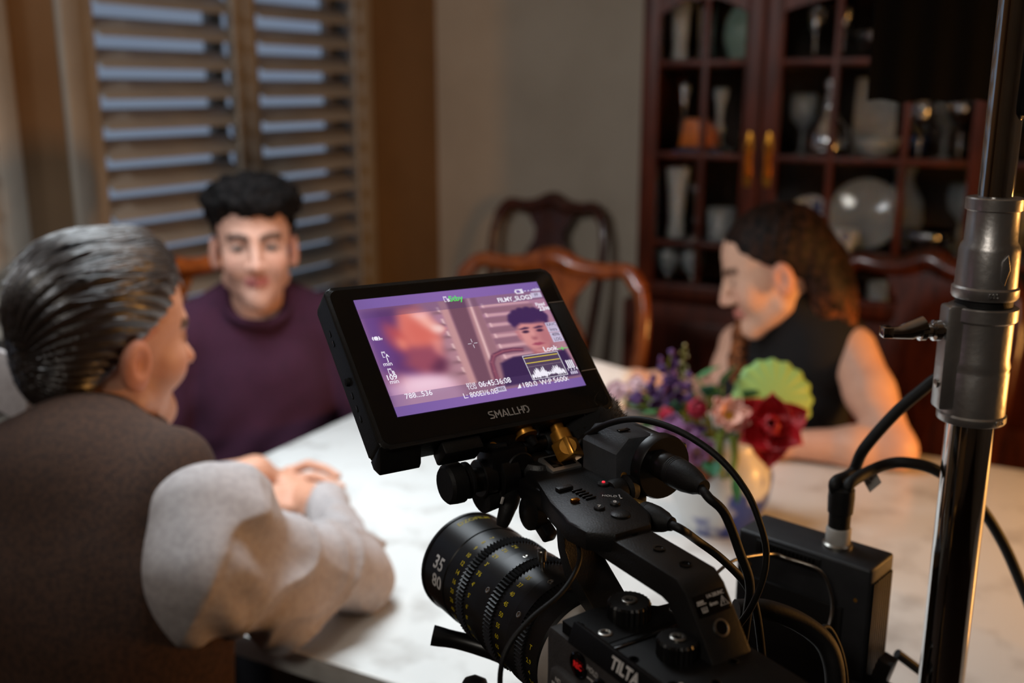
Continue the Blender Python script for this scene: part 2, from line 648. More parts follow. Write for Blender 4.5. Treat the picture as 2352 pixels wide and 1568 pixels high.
def shutter(t0, t1, label, group, rod_side=1, louvers=True):
    """plantation shutter panel; t0 is the edge nearer the back corner"""
    w = t1 - t0
    root = thing('shutter_panel', label, 'shutter', RW(.0, (t0 + t1) / 2, WZ0 + .01), -TH, group)
    hh = WZ1 - WZ0 - .02
    st = .048
    X = .004
    for sgn in (-1, 1):
        MB().box((X, sgn * (w / 2 - st / 2), hh / 2), (.028, st, hh), None, .004).build('stile', M['shutter'], root)
    for z in (.05, hh - .05):
        MB().box((X, 0, z), (.026, w - 2 * st, .10), None, .004).build('rail', M['shutter'], root)
    pitch, chord = .0765, .089
    n = int((hh - .2) / pitch)
    z0 = .10 + ((hh - .2) - (n - 1) * pitch) / 2
    prof = []
    for k in range(16):
        a = 2 * math.pi * k / 16
        prof.append((math.cos(a) * chord / 2, math.sin(a) * .0055))
    al = math.radians(-36)          # room-side edge low, outer edge high
    ca, sa = math.cos(al), math.sin(al)
    base = MB()
    L = w - 2 * st - .004
    base.add([(ca * x - sa * y, -L / 2, sa * x + ca * y) for x, y in prof] + [(ca * x - sa * y, L / 2, sa * x + ca * y) for x, y in prof],
             [tuple(range(16)), tuple(range(16, 32))[::-1]] + [(i, 16 + i, 16 + (i + 1) % 16, (i + 1) % 16) for i in range(16)])
    me = base.mesh('louver')
    me.materials.append(M['shutter'])
    me.polygons.foreach_set('use_smooth', [True] * len(me.polygons))
    me.set_sharp_from_angle(angle=math.radians(50))
    pin = MB()
    pin.lathe([(.004, 0), (.004, .012)], (0, 0, 0), (0, 1, 0), 8)
    pme = pin.mesh('louver_pin'); pme.materials.append(M['tag_white'])
    for k in range(n):
        lo = bpy.data.objects.new('louver', me)
        COL.objects.link(lo); lo.parent = root
        lo.location = (X - .002, 0, z0 + k * pitch)
    # staples that carry the tilt bar
    tb = MB()
    y = rod_side * (w / 2 - st - .03)
    tb.box((X + .044, y, hh / 2 - .01), (.009, .013, (n - 1) * pitch + .06), None, .003)
    tb.build('tilt_rod', M['shutter'], root)
    return root


window(1, .50, 1.66)
window(2, 1.90, 3.0)
shutter(1.073, 1.656, 'white plantation shutter panel behind the grey-haired man, wider of the two nearest', 'window shutters', 1)
shutter(.505, 1.069, 'white plantation shutter panel nearest the room corner, beside the brown wall', 'window shutters', 1)
shutter(1.905, 2.45, 'white plantation shutter panel cut off by the left edge of the picture', 'window shutters', -1)

# ================================================================== dining table
TZ = .75
TS0, TS1, TT0, TT1 = .838, 3.05, 1.388, 2.54
tab = thing('dining_table', 'large pale marbled dining table that everyone sits around', 'table', RW((TS0 + TS1) / 2, (TT0 + TT1) / 2, 0), -TH)
LX, LY = (TS1 - TS0), (TT1 - TT0)
pl = []
rc = .06
for cx_, cy_, a0 in ((LX / 2 - rc, LY / 2 - rc, 0), (-LX / 2 + rc, LY / 2 - rc, 90), (-LX / 2 + rc, -LY / 2 + rc, 180), (LX / 2 - rc, -LY / 2 + rc, 270)):
    for k in range(9):
        a = math.radians(a0 + k * 90 / 8)
        pl.append((cx_ + rc * math.cos(a), cy_ + rc * math.sin(a)))
MB().prism(pl, TZ - .032, TZ, None, .008).build('tabletop', M['tablestone'], tab, True, 30)
for sx in (-1, 1):
    MB().box((sx * (LX / 2 - .30), 0, TZ - .062), (.05, LY - .30, .06), None, .003).build('top_batten', M['mahogany'], tab)
    MB().box((0, sx * .10, TZ - .062), (LX - .65, .04, .06), None, .003).build('beam', M['mahogany'], tab)
    ped = MB()
    ped.lathe([(.05, .10), (.085, .13), (.07, .2), (.05, .3), (.06, .42), (.10, .5), (.08, .56), (.06, .6), (.09, .66)], (sx * .62, 0, 0), n=28)
    ped.build('pedestal', M['mahogany'], tab)
    for k in range(4):
        a = math.pi / 4 + k * math.pi / 2
        MB().tube(smooth_path([(sx * .62 + .04 * math.cos(a), .04 * math.sin(a), .16), (sx * .62 + .16 * math.cos(a), .16 * math.sin(a), .13), (sx * .62 + .30 * math.cos(a), .30 * math.sin(a), .03)], 5), .024, 10).build('foot', M['mahogany'], tab)


# ================================================================== dining chairs
def chair(label, s, t, rz, m, group='dining chairs with carved splat backs', seat_w=.5):
    """local: sitter faces +y, back at y = -0.22"""
    root = thing('dining_chair', label, 'chair', RW(s, t, 0), rz, group)
    # seat
    b = MB()
    pts = [(-.21, -.20), (.21, -.20), (.255, .2), (.2, .245), (-.2, .245), (-.255, .2)]
    b.prism(pts, .43, .465, None, .008)
    b.build('seat_rail', m, root)
    b = MB()
    b.prism([(x * .93, y * .93) for x, y in pts], .462, .495, None, .016)
    b.build('seat', M['seatcloth'], root)
    # front cabriole legs
    for sx in (-1, 1):
        p = [(sx * .215, .205, .43), (sx * .235, .225, .34), (sx * .225, .215, .22), (sx * .21, .2, .1), (sx * .215, .21, .03), (sx * .225, .225, .0)]
        MB().tube(smooth_path(p, 4), [.032 - .016 * min(1, i / 14) + (.014 if i > 17 else 0) for i in range(21)], 10).build('leg', m, root)
        p = [(sx * .19, -.19, .44), (sx * .188, -.20, .25), (sx * .185, -.25, .0)]
        MB().tube(smooth_path(p, 5), .02, 8).build('leg', m, root)
    # back: two stiles that run into the crest rail with rounded shoulders
    yb = lambda z: -.195 - .11 * ((z - .44) / .62) ** 1.3
    def bp(x, z): return (x, yb(z) + .018 * (1 - (x / .23) ** 2) * -1, z)
    left_ = [bp(-.185, .44), bp(-.20, .56), bp(-.215, .70), bp(-.225, .82), bp(-.225, .92)]
    crest = [bp(-.213, .99), bp(-.175, 1.035), bp(-.115, 1.03), bp(-.055, 1.035), bp(0, 1.055), bp(.055, 1.035), bp(.115, 1.03), bp(.175, 1.035), bp(.213, .99)]
    right_ = [(-x, y, z) for x, y, z in left_][::-1]
    for nm, pts_, rr in (('back_post', left_ + crest[:1], .016), ('back_post', crest[-1:] + right_, .016)):
        MB().tube(smooth_path(pts_, 5), rr, 10).build(nm, m, root)
    sp = smooth_path(crest, 5)
    MB().tube(sp, [.017 + .010 * math.exp(-(q.x / .09) ** 2) + .004 for q in sp], 12).build('crest_rail', m, root)
    # vase-shaped splat
    prof = [(.445, .060), (.48, .075), (.52, .055), (.56, .040), (.62, .045), (.70, .075), (.76, .095), (.82, .10), (.87, .085), (.91, .06), (.95, .058), (.99, .085), (1.035, .11)]
    b = MB()
    V, Fc = [], []
    for z, w in prof:
        for x, dy in ((-w, .006), (w, .006), (w, -.006), (-w, -.006)):
            q = bp(x, z); V.append((q[0], q[1] + dy, q[2]))
    for i in range(len(prof) - 1):
        for j in range(4):
            Fc.append((4 * i + j, 4 * i + (j + 1) % 4, 4 * i + 4 + (j + 1) % 4, 4 * i + 4 + j))
    Fc += [(3, 2, 1, 0), tuple(4 * len(prof) - 4 + k for k in range(4))]
    b.add(V, Fc)
    b.build('back_splat', m, root, True, 35)
    b = MB(); b.box((0, -.205, .452), (.38, .03, .05), None, .006); b.build('shoe_rail', m, root)
    return root


ca = chair('empty glossy cherry-wood dining chair pushed in beside the woman, lit warm orange', 1.00, 1.35, -TH + math.pi, M['cherry'])
ca.scale = (1.22, 1, .965)
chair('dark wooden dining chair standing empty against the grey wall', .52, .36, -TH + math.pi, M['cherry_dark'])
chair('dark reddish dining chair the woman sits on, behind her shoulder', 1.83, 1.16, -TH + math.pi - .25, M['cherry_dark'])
chair('cherry-wood dining chair behind the young man in purple', .59, 1.83, -TH - math.pi / 2 - .30, M['cherry'])

# ================================================================== china cabinet
CD = .42
CS0, CS1 = .99, 2.62
cab = thing('china_cabinet', 'tall dark mahogany china cabinet with glazed doors behind the woman', 'cabinet', RW(CS0, 0, 0), -TH)
CW = CS1 - CS0
CHT = 2.12
# carcass panels (local x = along wall, y = -t)
def cbox(name, x0, x1, d0, d1, z0, z1, m=None, par=None, bev=.003):
    return MB().box(((x0 + x1) / 2, -(d0 + d1) / 2, (z0 + z1) / 2), (x1 - x0, d1 - d0, z1 - z0), None, bev).build(name, m or M['mahogany'], par or cab)
cbox('base', -.02, CW + .02, .01, CD + .03, 0, .80)
cbox('side_panel', 0, .022, .012, CD - .024, .80, CHT)
cbox('side_panel', CW - .022, CW, .012, CD - .024, .80, CHT)
cbox('back_panel', .022, CW - .022, .012, .026, .80, CHT, M['cab_in'])
cbox('cornice', -.05, CW + .05, .01, CD + .05, CHT, CHT + .09, bev=.012)
SHELF = (.985, 1.253, 1.525, 1.82)
for z in SHELF:
    cbox('shelf', .024, CW - .024, .03, CD - .05, z - .012, z, M['pane'] if False else M['cab_in'])
for k in range(3):
    cbox('drawer', .03 + k * (CW - .06) / 3 + .01, .03 + (k + 1) * (CW - .06) / 3 - .01, CD + .03, CD + .045, .55, .75, bev=.006)


def cab_door(x0, x1, muntins, handle_x):
    """frame, muntins with arched head, one pane per light"""
    root = MB()
    st = .052
    y0, y1 = CD - .022, CD
    z0, z1 = .81, CHT - .01
    fx = lambda b, a0, a1, q0, q1: b.box(((a0 + a1) / 2, -(y0 + y1) / 2, (q0 + q1) / 2), (a1 - a0, y1 - y0, q1 - q0), None, .003)
    fx(root, x0, x0 + st, z0, z1); fx(root, x1 - st, x1, z0, z1); fx(root, x0 + st, x1 - st, z0, z0 + .05)
    # arched head rail
    arch = []
    a0, a1 = x0 + st, x1 - st
    zc = 1.665
    for k in range(17):
        f = k / 16
        e = abs(2 * f - 1)
        arch.append((a0 + (a1 - a0) * f, zc + .05 * (1 - e ** 1.6) - (.012 if .12 < e < .2 else 0)))
    poly = [(a0, z1), (a1, z1)] + arch[::-1]
    fr = Matrix(((1, 0, 0, 0), (0, 0, 1, 0), (0, 1, 0, 0), (0, 0, 0, 1)))
    root.prism(poly, -y1, -y0, fr)
    d = root.build('door', M['mahogany'], cab, True, 30)
    edges = [a0] + list(muntins) + [a1]
    for x in muntins:
        b = MB(); b.box((x, -(y0 + y1) / 2, (z0 + .05 + 1.71) / 2), (.018, .018, 1.71 - z0 - .05), None, .002); b.build('muntin', M['mahogany'], d)
    levels = [z0 + .05, .985, 1.255, 1.526, 1.71]
    for z in levels[1:-1]:
        b = MB(); b.box(((a0 + a1) / 2, -(y0 + y1) / 2, z), (a1 - a0, .016, .018), None, .002); b.build('muntin', M['mahogany'], d)
    for i in range(len(edges) - 1):
        for j in range(4):
            b = MB()
            b.box(((edges[i] + edges[i + 1]) / 2, -(y0 + .008), (levels[j] + levels[j + 1]) / 2), (edges[i + 1] - edges[i] - .004, .003, levels[j + 1] - levels[j] - .004))
            b.build('pane', M['cabglass'], d, False)
    b = MB()
    hz = 1.245
    b.prism([(-.009, -.075), (.009, -.075), (.012, -.04), (.009, 0), (.012, .04), (.009, .075), (0, .085), (-.009, .075), (-.012, .04), (-.009, 0), (-.012, -.04)], 0, .004,
            Matrix(((1, 0, 0, handle_x), (0, 0, -1, -y1), (0, 1, 0, hz), (0, 0, 0, 1))), .001)
    b.tube(smooth_path([(handle_x, -y1, hz + .05), (handle_x, -y1 - .022, hz + .042), (handle_x, -y1 - .026, hz), (handle_x, -y1 - .022, hz - .042), (handle_x, -y1, hz - .05)], 5), .0045, 8)
    b.build('handle', M['brass'], d)
    return d


M['cabglass'] = mat('cabinet_pane_glass', (0.95, 0.97, 0.97, 1), 0.0, trans=1.0, ior=1.12, col2=(0.93, 0.95, 0.95, 1), scale=4)
cab_door(1.00 - CS0, 1.368 - CS0, (1.195 - CS0,), 1.342 - CS0)
cab_door(1.372 - CS0, 1.99 - CS0, (1.574 - CS0, 1.771 - CS0), 1.400 - CS0)
cab_door(1.994 - CS0, 2.612 - CS0, (2.20 - CS0, 2.40 - CS0), 2.588 - CS0)

# ------------------------------------------------------------------ what stands in the cabinet
M['crystal'] = mat('cut_crystal', (0.86, 0.92, 0.95, 1), 0.04, trans=0.5, ior=2.0, col2=(0.78, 0.86, 0.90, 1), scale=30, spec=1.0)
M['porcelain'] = mat('white_porcelain', lin(214, 216, 214), 0.15, col2=lin(200, 203, 204), scale=12, coat=0.5)
M['blueporc'] = mat('blue_white_porcelain', lin(206, 212, 220), 0.15, col2=lin(40, 60, 120), scale=26, coat=0.5, ramp=(.52, .6))
M['greenglass'] = mat('pale_green_glass', lin(180, 205, 190), 0.1, col2=lin(165, 195, 180), scale=12, trans=.4, coat=0.5)
M['orangeglaze'] = mat('orange_glaze', lin(214, 116, 40), 0.3, col2=lin(196, 98, 30), scale=12, coat=0.3)
M['glint_silver'] = mat('glint_mirror_silver', lin(214, 216, 220), 0.10, 1.0, col2=lin(196, 198, 204), scale=30)  # mirror finish; decanters, flutes and goblets get it to add bright glints
M['bluedark'] = mat('dark_blue_glaze', lin(46, 60, 96), 0.2, col2=lin(36, 48, 80), scale=12, coat=.5)

PROFS = {
    'goblet': [(.001, 0), (.034, 0), (.034, .003), (.006, .008), (.005, .07), (.012, .08), (.034, .105), (.04, .14), (.036, .175), (.034, .175), (.038, .14), (.032, .108), (.001, .09)],
    'flute': [(.001, 0), (.03, 0), (.03, .003), (.005, .008), (.005, .08), (.02, .10), (.027, .15), (.025, .21), (.0235, .21), (.025, .15), (.018, .104), (.001, .09)],
    'decanter': [(.001, 0), (.055, 0), (.062, .03), (.055, .08), (.022, .12), (.016, .16), (.022, .175), (.012, .178), (.012, .185), (.024, .20), (.012, .225), (.001, .23)],
    'bowl': [(.001, 0), (.04, 0), (.045, .01), (.075, .05), (.095, .085), (.092, .086), (.07, .05), (.04, .014), (.001, .012)],
    'vase': [(.001, 0), (.035, 0), (.04, .01), (.055, .07), (.05, .12), (.025, .165), (.022, .18), (.034, .21), (.03, .21), (.018, .18), (.001, .17)],
    'tallvase': [(.001, 0), (.03, 0), (.034, .01), (.026, .06), (.032, .16), (.042, .235), (.038, .235), (.028, .16), (.001, .05)],
    'cup': [(.001, 0), (.024, 0), (.026, .006), (.038, .035), (.042, .065), (.04, .065), (.035, .035), (.001, .01)],
    'candlestick': [(.001, 0), (.045, 0), (.045, .008), (.015, .02), (.010, .05), (.018, .07), (.009, .10), (.014, .15), (.022, .17), (.024, .20), (.012, .20), (.001, .19)],
    'tumbler': [(.001, 0), (.03, 0), (.033, .01), (.037, .09), (.035, .09), (.03, .012), (.001, .010)],
}
ME_CACHE = {}
def ware(name, kind, mname, s, dpt, z, label, cat, group=None, scale=1.0, n=20):
    key = (kind, mname)
    if key not in ME_CACHE:
        b = MB(); b.lathe(PROFS[kind], n=n)
        me = b.mesh(kind); me.materials.append(M[mname])
        me.polygons.foreach_set('use_smooth', [True] * len(me.polygons))
        ME_CACHE[key] = me
    o = bpy.data.objects.new(name, ME_CACHE[key])
    COL.objects.link(o)
    o.location = RW(s, dpt, z + .0005)
    o.rotation_euler = (0, 0, random.random() * 6)
    o.scale = (scale,) * 3
    return setp(o, label, cat, group)


M['greyporc'] = mat('grey_glass_plate', lin(150, 158, 166), 0.12, col2=lin(128, 138, 148), scale=9, coat=.6)
def plate(s, dpt, z, r, mname, label, lean=.28):
    b = MB()
    b.lathe([(.001, 0), (r * .55, .001), (r * .62, .006), (r, .016), (r, .019), (r * .6, .010), (.001, .006)], n=32)
    o = b.build('display_plate', M[mname])
    o.location = RW(s, dpt, z + r * math.cos(lean) + .002)
    o.rotation_euler = Euler((math.pi / 2 - lean, 0, -TH))
    return setp(o, label, 'plate')


Z0, Z1, Z2, Z3 = .86 - .0, .985, 1.253, 1.525
sh_n = ('lowest glazed shelf', 'second shelf', 'third shelf', 'top visible shelf')
# left door: two lights per shelf
for s, k, mm, sc in ((1.075, 'tallvase', 'porcelain', .70), (1.160, 'tallvase', 'glint_silver', .74)):
    ware('vase', k, mm, s, .30, Z3, ('white' if mm == 'porcelain' else 'silver') + ' tall vase on the top visible shelf behind the left cabinet door', 'vase', scale=sc * 1.25)
ware('vase', 'vase', 'greenglass', 1.265, .28, Z3, 'pale green glass vase on the top visible shelf behind the left cabinet door', 'vase', scale=1.05)
ware('candlestick', 'candlestick', 'porcelain', 1.180, .19, Z2, 'white porcelain candlestick just above the orange dish in the left door', 'candlestick', scale=1.0)
ware('candlestick', 'candlestick', 'glint_silver', 1.075, .24, Z2, 'silver candlestick at the left edge of the cabinet, third shelf', 'candlestick', scale=1.15)
ware('decanter', 'decanter', 'glint_silver', 1.305, .19, Z2, 'decanter silvered for glints in the left door beside the orange dish', 'decanter', scale=1.0)
# orange roofed dish in two parts
od = thing('butter_dish', 'orange glazed covered dish on a dark blue tray in the left door', 'dish', RW(1.165, .335, Z2), -TH)
MB().box((0, 0, .012), (.15, .07, .022), None, .006).build('tray', M['bluedark'], od)
MB().prism([(-.06, 0), (.06, 0), (.05, .055), (.018, .085), (-.045, .085)], -.028, .028, Matrix(((1, 0, 0, 0), (0, 0, 1, 0), (0, 1, 0, .024), (0, 0, 0, 1))), .006).build('cover', M['orangeglaze'], od)
ware('tumbler', 'tumbler', 'crystal', 1.245, .34, Z1, 'crystal tumbler on the second shelf of the left door', 'glass', 'left door crystal tumblers', 1.2)
ware('decanter', 'decanter', 'glint_silver', 1.29, .22, Z1, 'rounded decanter silvered for glints on the second shelf of the left door', 'decanter', None, .9)
ware('vase', 'tallvase', 'porcelain', 1.085, .30, Z1, 'slim white vase on the second shelf of the left door', 'vase', None, .95)
ware('candlestick', 'candlestick', 'glint_silver', 1.165, .33, Z1, 'silver candlestick on the second shelf of the left door', 'candlestick', None, .9)
for s in (1.075, 1.155):
    ware('goblet', 'goblet', 'crystal', s, .33, .802, ('leftmost' if s < 1.1 else 'second') + ' crystal goblet low down behind the left cabinet door', 'glass', 'low left crystal goblets', .9)
ware('candlestick', 'candlestick', 'brass', 1.27, .34, .802, 'small brass candlestick low in the left cabinet door', 'candlestick', None, .75)
# middle door
for i, s in enumerate((1.49, 1.56)):
    ware('flute', 'flute', 'glint_silver', s, .32 - .05 * i, Z3, ('left' if i == 0 else 'right') + ' of two champagne flutes silvered for glints on the top visible shelf', 'glass', 'champagne flutes high in the middle door', .95)
ware('bowl', 'bowl', 'glint_silver', 1.68, .30, Z3, 'silver bowl on the top visible shelf of the middle door', 'bowl', None, .95)
ware('decanter', 'decanter', 'glint_silver', 1.83, .28, Z3, 'decanter silvered for glints, high in the middle door behind the black cloth', 'decanter')
ware('decanter', 'decanter', 'glint_silver', 1.545, .32, Z2, 'decanter silvered to sparkle, left of the pale picture card', 'decanter', None, 1.05)
ware('goblet', 'goblet', 'crystal', 1.455, .25, Z2, 'crystal goblet on the third shelf left of the decanter', 'glass', None, 1.05)
cdm = MB(); cdm.box((0, 0, .115), (.12, .004, .23), None, .001)
co = cdm.build('picture_card', M['tag_white']); co.location = RW(1.655, .22, Z2 + .0005); co.rotation_euler = (-.12, 0, -TH); setp(co, 'pale picture card leaning behind the glassware on the third shelf', 'card')
ware('bowl', 'bowl', 'crystal', 1.685, .32, Z2, 'crystal bowl in front of the pale picture card', 'bowl', None, .72)
ware('cup', 'cup', 'bluedark', 1.775, .20, Z2, 'dark blue cup at the right of the pale picture card', 'cup')
for i, s in enumerate((1.80, 1.855, 1.905)):
    ware('goblet', 'goblet', ('glint_silver', 'crystal', 'glint_silver')[i], s, .33 - .10 * (i % 2), Z2, ('goblet silvered for glints below the black cloth flag, left of three', 'crystal goblet standing behind two silvered ones below the black flag', 'goblet silvered for glints nearest the chrome pole on the third shelf')[i], 'glass', 'goblets beside the chrome pole', 1.0 + .08 * i)
plate(1.66, .27, Z1, .105, 'greyporc', 'round pale grey display plate right behind the woman’s head')
plate(1.50, .26, Z1, .075, 'blueporc', 'small blue and white plate on the second shelf left of the round plate')
ware('vase', 'vase', 'porcelain', 1.745, .13, Z1, 'plump white vase right of the round display plate', 'vase', None, 1.15)
ware('bowl', 'bowl', 'glint_silver', 1.845, .30, Z1 + .0, 'wide silver bowl shining on the second shelf near the chrome pole', 'bowl', None, .8)
ware('goblet', 'goblet', 'crystal', 1.91, .12, Z1, 'crystal goblet behind the wide silver bowl', 'glass', None, 1.1)
ware('goblet', 'goblet', 'crystal', 1.945, .25, Z1, 'crystal goblet at the right stile of the middle door, second shelf', 'glass', None, 1.15)
ware('cup', 'cup', 'blueporc', 1.62, .35, Z1, 'blue and white cup before the round display plate', 'cup', None, 1.0)
ware('tumbler', 'tumbler', 'crystal', 1.735, .34, .802, 'crystal tumbler low in the middle door beside the woman’s hair', 'glass', None, 1.1)
ware('bowl', 'bowl', 'glint_silver', 1.60, .30, .802, 'low silver bowl behind the woman’s hair', 'bowl', None, .9)
ware('vase', 'vase', 'bluedark', 1.83, .28, .802, 'dark blue vase low in the middle cabinet door', 'vase', None, .7)
# right door, mostly hidden by the pole
for i, (s, z) in enumerate(((2.08, Z1), (2.17, Z1), (2.09, Z2), (2.18, Z2), (2.12, Z3))):
    ware('goblet', 'goblet', 'crystal', s, .30, z, ('left crystal goblet on the second shelf beyond the chrome pole', 'right crystal goblet on the second shelf beyond the chrome pole', 'left crystal goblet on the third shelf beyond the chrome pole', 'right crystal goblet on the third shelf beyond the chrome pole', 'single crystal goblet on the top visible shelf beyond the chrome pole')[i], 'glass', 'goblets in the right door', 1.0)

# ================================================================== the film camera rig
RYAW = math.radians(32.0)
MOUNT = Vector((0.0407, 0.6196, 1.0895))          # centre of the lens mount
RX = Vector((math.cos(RYAW), math.sin(RYAW), 0))
RF = Vector((-math.sin(RYAW), math.cos(RYAW), 0))
RZ = Vector((0, 0, 1))
def rig(x, y, z): return MOUNT + RX * x + RF * y + RZ * z


camr = thing('cinema_camera', 'black cinema camera with top handle and long zoom lens in the foreground', 'camera', MOUNT, RYAW)

# ---- body: local x right, y forward (lens), z up, origin at the mount
b = MB()
b.box((-.019, -.120, -.006), (.066, .150, .112), None, .006, 3)
b.box((.036, -.120, -.022), (.052, .150, .080), None, .008, 3)
body = b.build('body', M['greybody'], camr)
b = MB()                                           # upper left control ledge
b.prism([(-.050, .0565), (-.0575, .0560), (-.059, .052), (-.059, -.060), (-.050, -.062)], -.190, -.056, Matrix(((1, 0, 0, 0), (0, 0, 1, 0), (0, 1, 0, 0), (0, 0, 0, 1))), .002)
b.build('control_ledge', M['greybody'], body)
b = MB(); b.box((-.059, -.080, .017), (.012, .032, .042), None, .006, 3); b.build('grip_bulge', M['greybody'], body)
# black cage over the top
b = MB()
b.box((-.018, -.138, .0585), (.072, .098, .009), None, .002)
b.prism([(-.055, -.066), (-.032, -.064), (-.010, -.070), (.003, -.082), (.018, -.084), (.018, -.10), (-.055, -.10)], .0545, .0635)
b.build('cage_plate', M['cagemetal'], camr)
b = MB(); b.box((-.0545, -.126, .0610), (.0045, .100, .013), Matrix.Rotation(math.radians(20), 3, 'Y'), .001); b.build('cage_edge', M['cagemetal'], camr)
nrm = Vector((-.94, 0, .34)).normalized()
tf = frame_m(Vector((-.0545, -.1260, .0614)) + nrm * .00245, (0, -1, 0), nrm.cross(Vector((0, -1, 0))))
text('lettering', 'TILTA', .0092, tf, M['white_ink'], camr, bold=.00025, sx=.98)
for x, y in ((-.046, -.120), (-.044, -.150), (-.004, -.118), (-.002, -.150), (-.024, -.160), (-.050, -.076)):
    b = MB(); b.lathe([(.0030, 0), (.0030, .0006), (.0021, .0006), (.0019, .0001), (.0001, .0001)], (x, y, .0629), n=16); b.build('tapped_hole', M['blackgloss'], camr)
b = MB(); b.box((-.024, -.106, .0632), (.050, .003, .0012), None, .0004); b.build('cage_rail', M['blackgloss'], camr)
# left-side buttons and their lettering
lf = lambda y, z, d=.0595: frame_m((-d, y, z), (0, -1, 0), (0, 0, 1))
b = MB(); b.lathe([(.0078, 0), (.0078, .0016), (.0068, .002), (.0064, .0008), (.0001, .0008)], (-.0585, -.0885, .0475), (-1, 0, 0), 28); b.build('record_button', M['blackgloss'], body)
text('lettering', 'REC', .0050, lf(-.0885, .0475, .0603), M['red_ink'], body, bold=.0001, sx=.85)
text('lettering', 'HOLD', .0046, lf(-.1010, .0500, .0592) @ Matrix.Rotation(math.radians(-6), 4, 'Z'), M['white_ink'], body, sx=.8)
b = MB(); b.prism([(-.003, -.0003), (.001, -.0003), (.001, -.0014), (.0034, .0006), (-.003, .0004)], 0, .0002, lf(-.0995, .0445, .0592)); b.build('arrow_mark', M['white_ink'], body)
text('lettering', 'ND', .0042, lf(-.0765, .0335, .0652), M['white_ink'], body, sx=.85, shear=.15)
text('lettering', 'PRESET', .0042, lf(-.0760, .0292, .0652), M['white_ink'], body, sx=.8)
for yy, zz in ((-.1100, .0440), (-.1220, .0410)):
    b = MB(); b.lathe([(.0062, 0), (.0062, .0022), (.0052, .003), (.0030, .0012), (.0001, .0012)], (-.0588, yy, zz), (-1, 0, 0), 24); b.build('assign_dial', M['blackgloss'], body)
b = MB(); b.box((-.0652, -.0760, .0190), (.002, .012, .010), None, .002); b.build('nd_switch', M['blackgloss'], body)
b = MB(); b.box((-.0662, -.0760, .0195), (.001, .005, .003), None, .0004); b.build('nd_lamp', M['amber_led'], body)

# ---- cage knobs and screws
def dark_core(o, c, r):
    me = o.data; me.materials.append(M['blackgloss'])
    for p in me.polygons:
        if math.hypot(p.center.x - c[0], p.center.y - c[1]) < r: p.material_index = 1
    return o
def knurled(name, c, r, hgt, n=26, m='blackmetal'):
    b = MB()
    V = []
    for z in (0, hgt * .86, hgt):
        for k in range(n * 2):
            a = math.pi * k / n
            q = r * (1.0 if k % 2 else .94) * (1 if z < hgt * .9 else .93)
            V.append((c[0] + q * math.cos(a), c[1] + q * math.sin(a), c[2] + z))
    N = n * 2
    Fc = [tuple(range(N))[::-1], tuple(range(2 * N, 3 * N))]
    for i in range(2):
        Fc += [(i * N + k, i * N + (k + 1) % N, (i + 1) * N + (k + 1) % N, (i + 1) * N + k) for k in range(N)]
    b.add(V, Fc)
    o = b.build(name, M[m], camr, False)
    s = MB(); s.lathe([(.0046, 0), (.0046, .0008), (.0038, .0012), (.0026, .0010), (.0024, .0002), (.0001, .0002)], (c[0], c[1], c[2] + hgt), n=24)
    dark_core(s.build('hex_screw', M['steel'], o), c, .0023)
    return o
knurled('thumb_knob', (-.0195, -.0825, .0630), .0128, .0105)
knurled('thumb_knob', (-.0225, -.1285, .0630), .0118, .0100)
for x, y in ((-.0425, -.0905), (.0080, -.0920)):
    b = MB(); b.lathe([(.0042, 0), (.0042, .0008), (.0034, .0012), (.0024, .0010), (.0020, .0002), (.0001, .0002)], (x, y, .0632), n=22); dark_core(b.build('hex_screw', M['steel'], camr), (x, y), .0020)
b = MB()
hel = [(.0065 + .0045 * math.cos(a), -.0960 + .0045 * math.sin(a), .066 + a * .00045) for a in np.linspace(0, 8 * math.pi, 90)]
b.tube(hel, .0008, 6); b.build('coil_spring', M['blackmetal'], camr)

# ---- top handle
fyz = Matrix(((0, 0, 1, 0), (1, 0, 0, 0), (0, 1, 0, 0), (0, 0, 0, 1)))     # prism (y, z) extruded along x
hp = MB()
hp.prism([(-.035, .1015), (-.116, .1000), (-.124, .0945), (-.172, .0300), (-.160, .0230), (-.146, .0420), (-.112, .0845), (-.105, .0865), (-.045, .0860), (-.030, .0860)], -.0145, .0145, fyz, .0018)
handle = hp.build('handle', M['blackplastic'], camr, True, 35)
hp = MB()                                          # front post down to the body
hp.prism([(.004, .096), (.000, .072), (-.008, .0555), (-.026, .0435), (-.050, .034), (-.056, .040), (-.040, .0475), (-.016, .0625), (-.008, .074), (-.006, .096)], -.0135, .0135, fyz, .0012)
hp.build('handle_post', M['blackplastic'], handle, True, 35)
hp = MB()                                          # control head
hp.prism([(-.026, -.048), (-.013, -.060), (.014, -.060), (.026, -.045), (.032, -.015), (.036, .020), (.037, .054), (.030, .067), (.010, .069), (-.002, .056), (-.008, .030), (-.019, .0), (-.028, -.030)], .0915, .1050, None, .003)
head = hp.build('control_head', M['blackplastic'], handle, True, 35)
hp = MB(); hp.lathe([(.001, .0), (.016, .0), (.019, .004), (.019, .020), (.016, .024), (.001, .024)], (.016, .064, .084), n=28); hp.build('head_nose', M['blackplastic'], handle)
hp = MB(); hp.lathe([(.007, 0), (.012, .002), (.012, .010), (.008, .012)], (.000, .040, .080), (-1, 0, .1), 22); hp.build('rosette', M['blackmetal'], handle)
hp = MB(); hp.box((-.002, .030, .070), (.010, .014, .009), Matrix.Rotation(.5, 3, 'X'), .002); hp.build('latch_block', M['blackmetal'], handle)
b = MB(); b.box((.0225, .0500, .1060), (.025, .020, .006), Matrix.Rotation(math.radians(12), 3, 'X'), .0015); disp = b.build('display_frame', M['castmetal'], handle)
b = MB(); b.box((.0225, .0498, .1090), (.019, .0135, .0008), Matrix.Rotation(math.radians(12), 3, 'X'), .0003); b.build('display_glass', M['blackgloss'], handle)
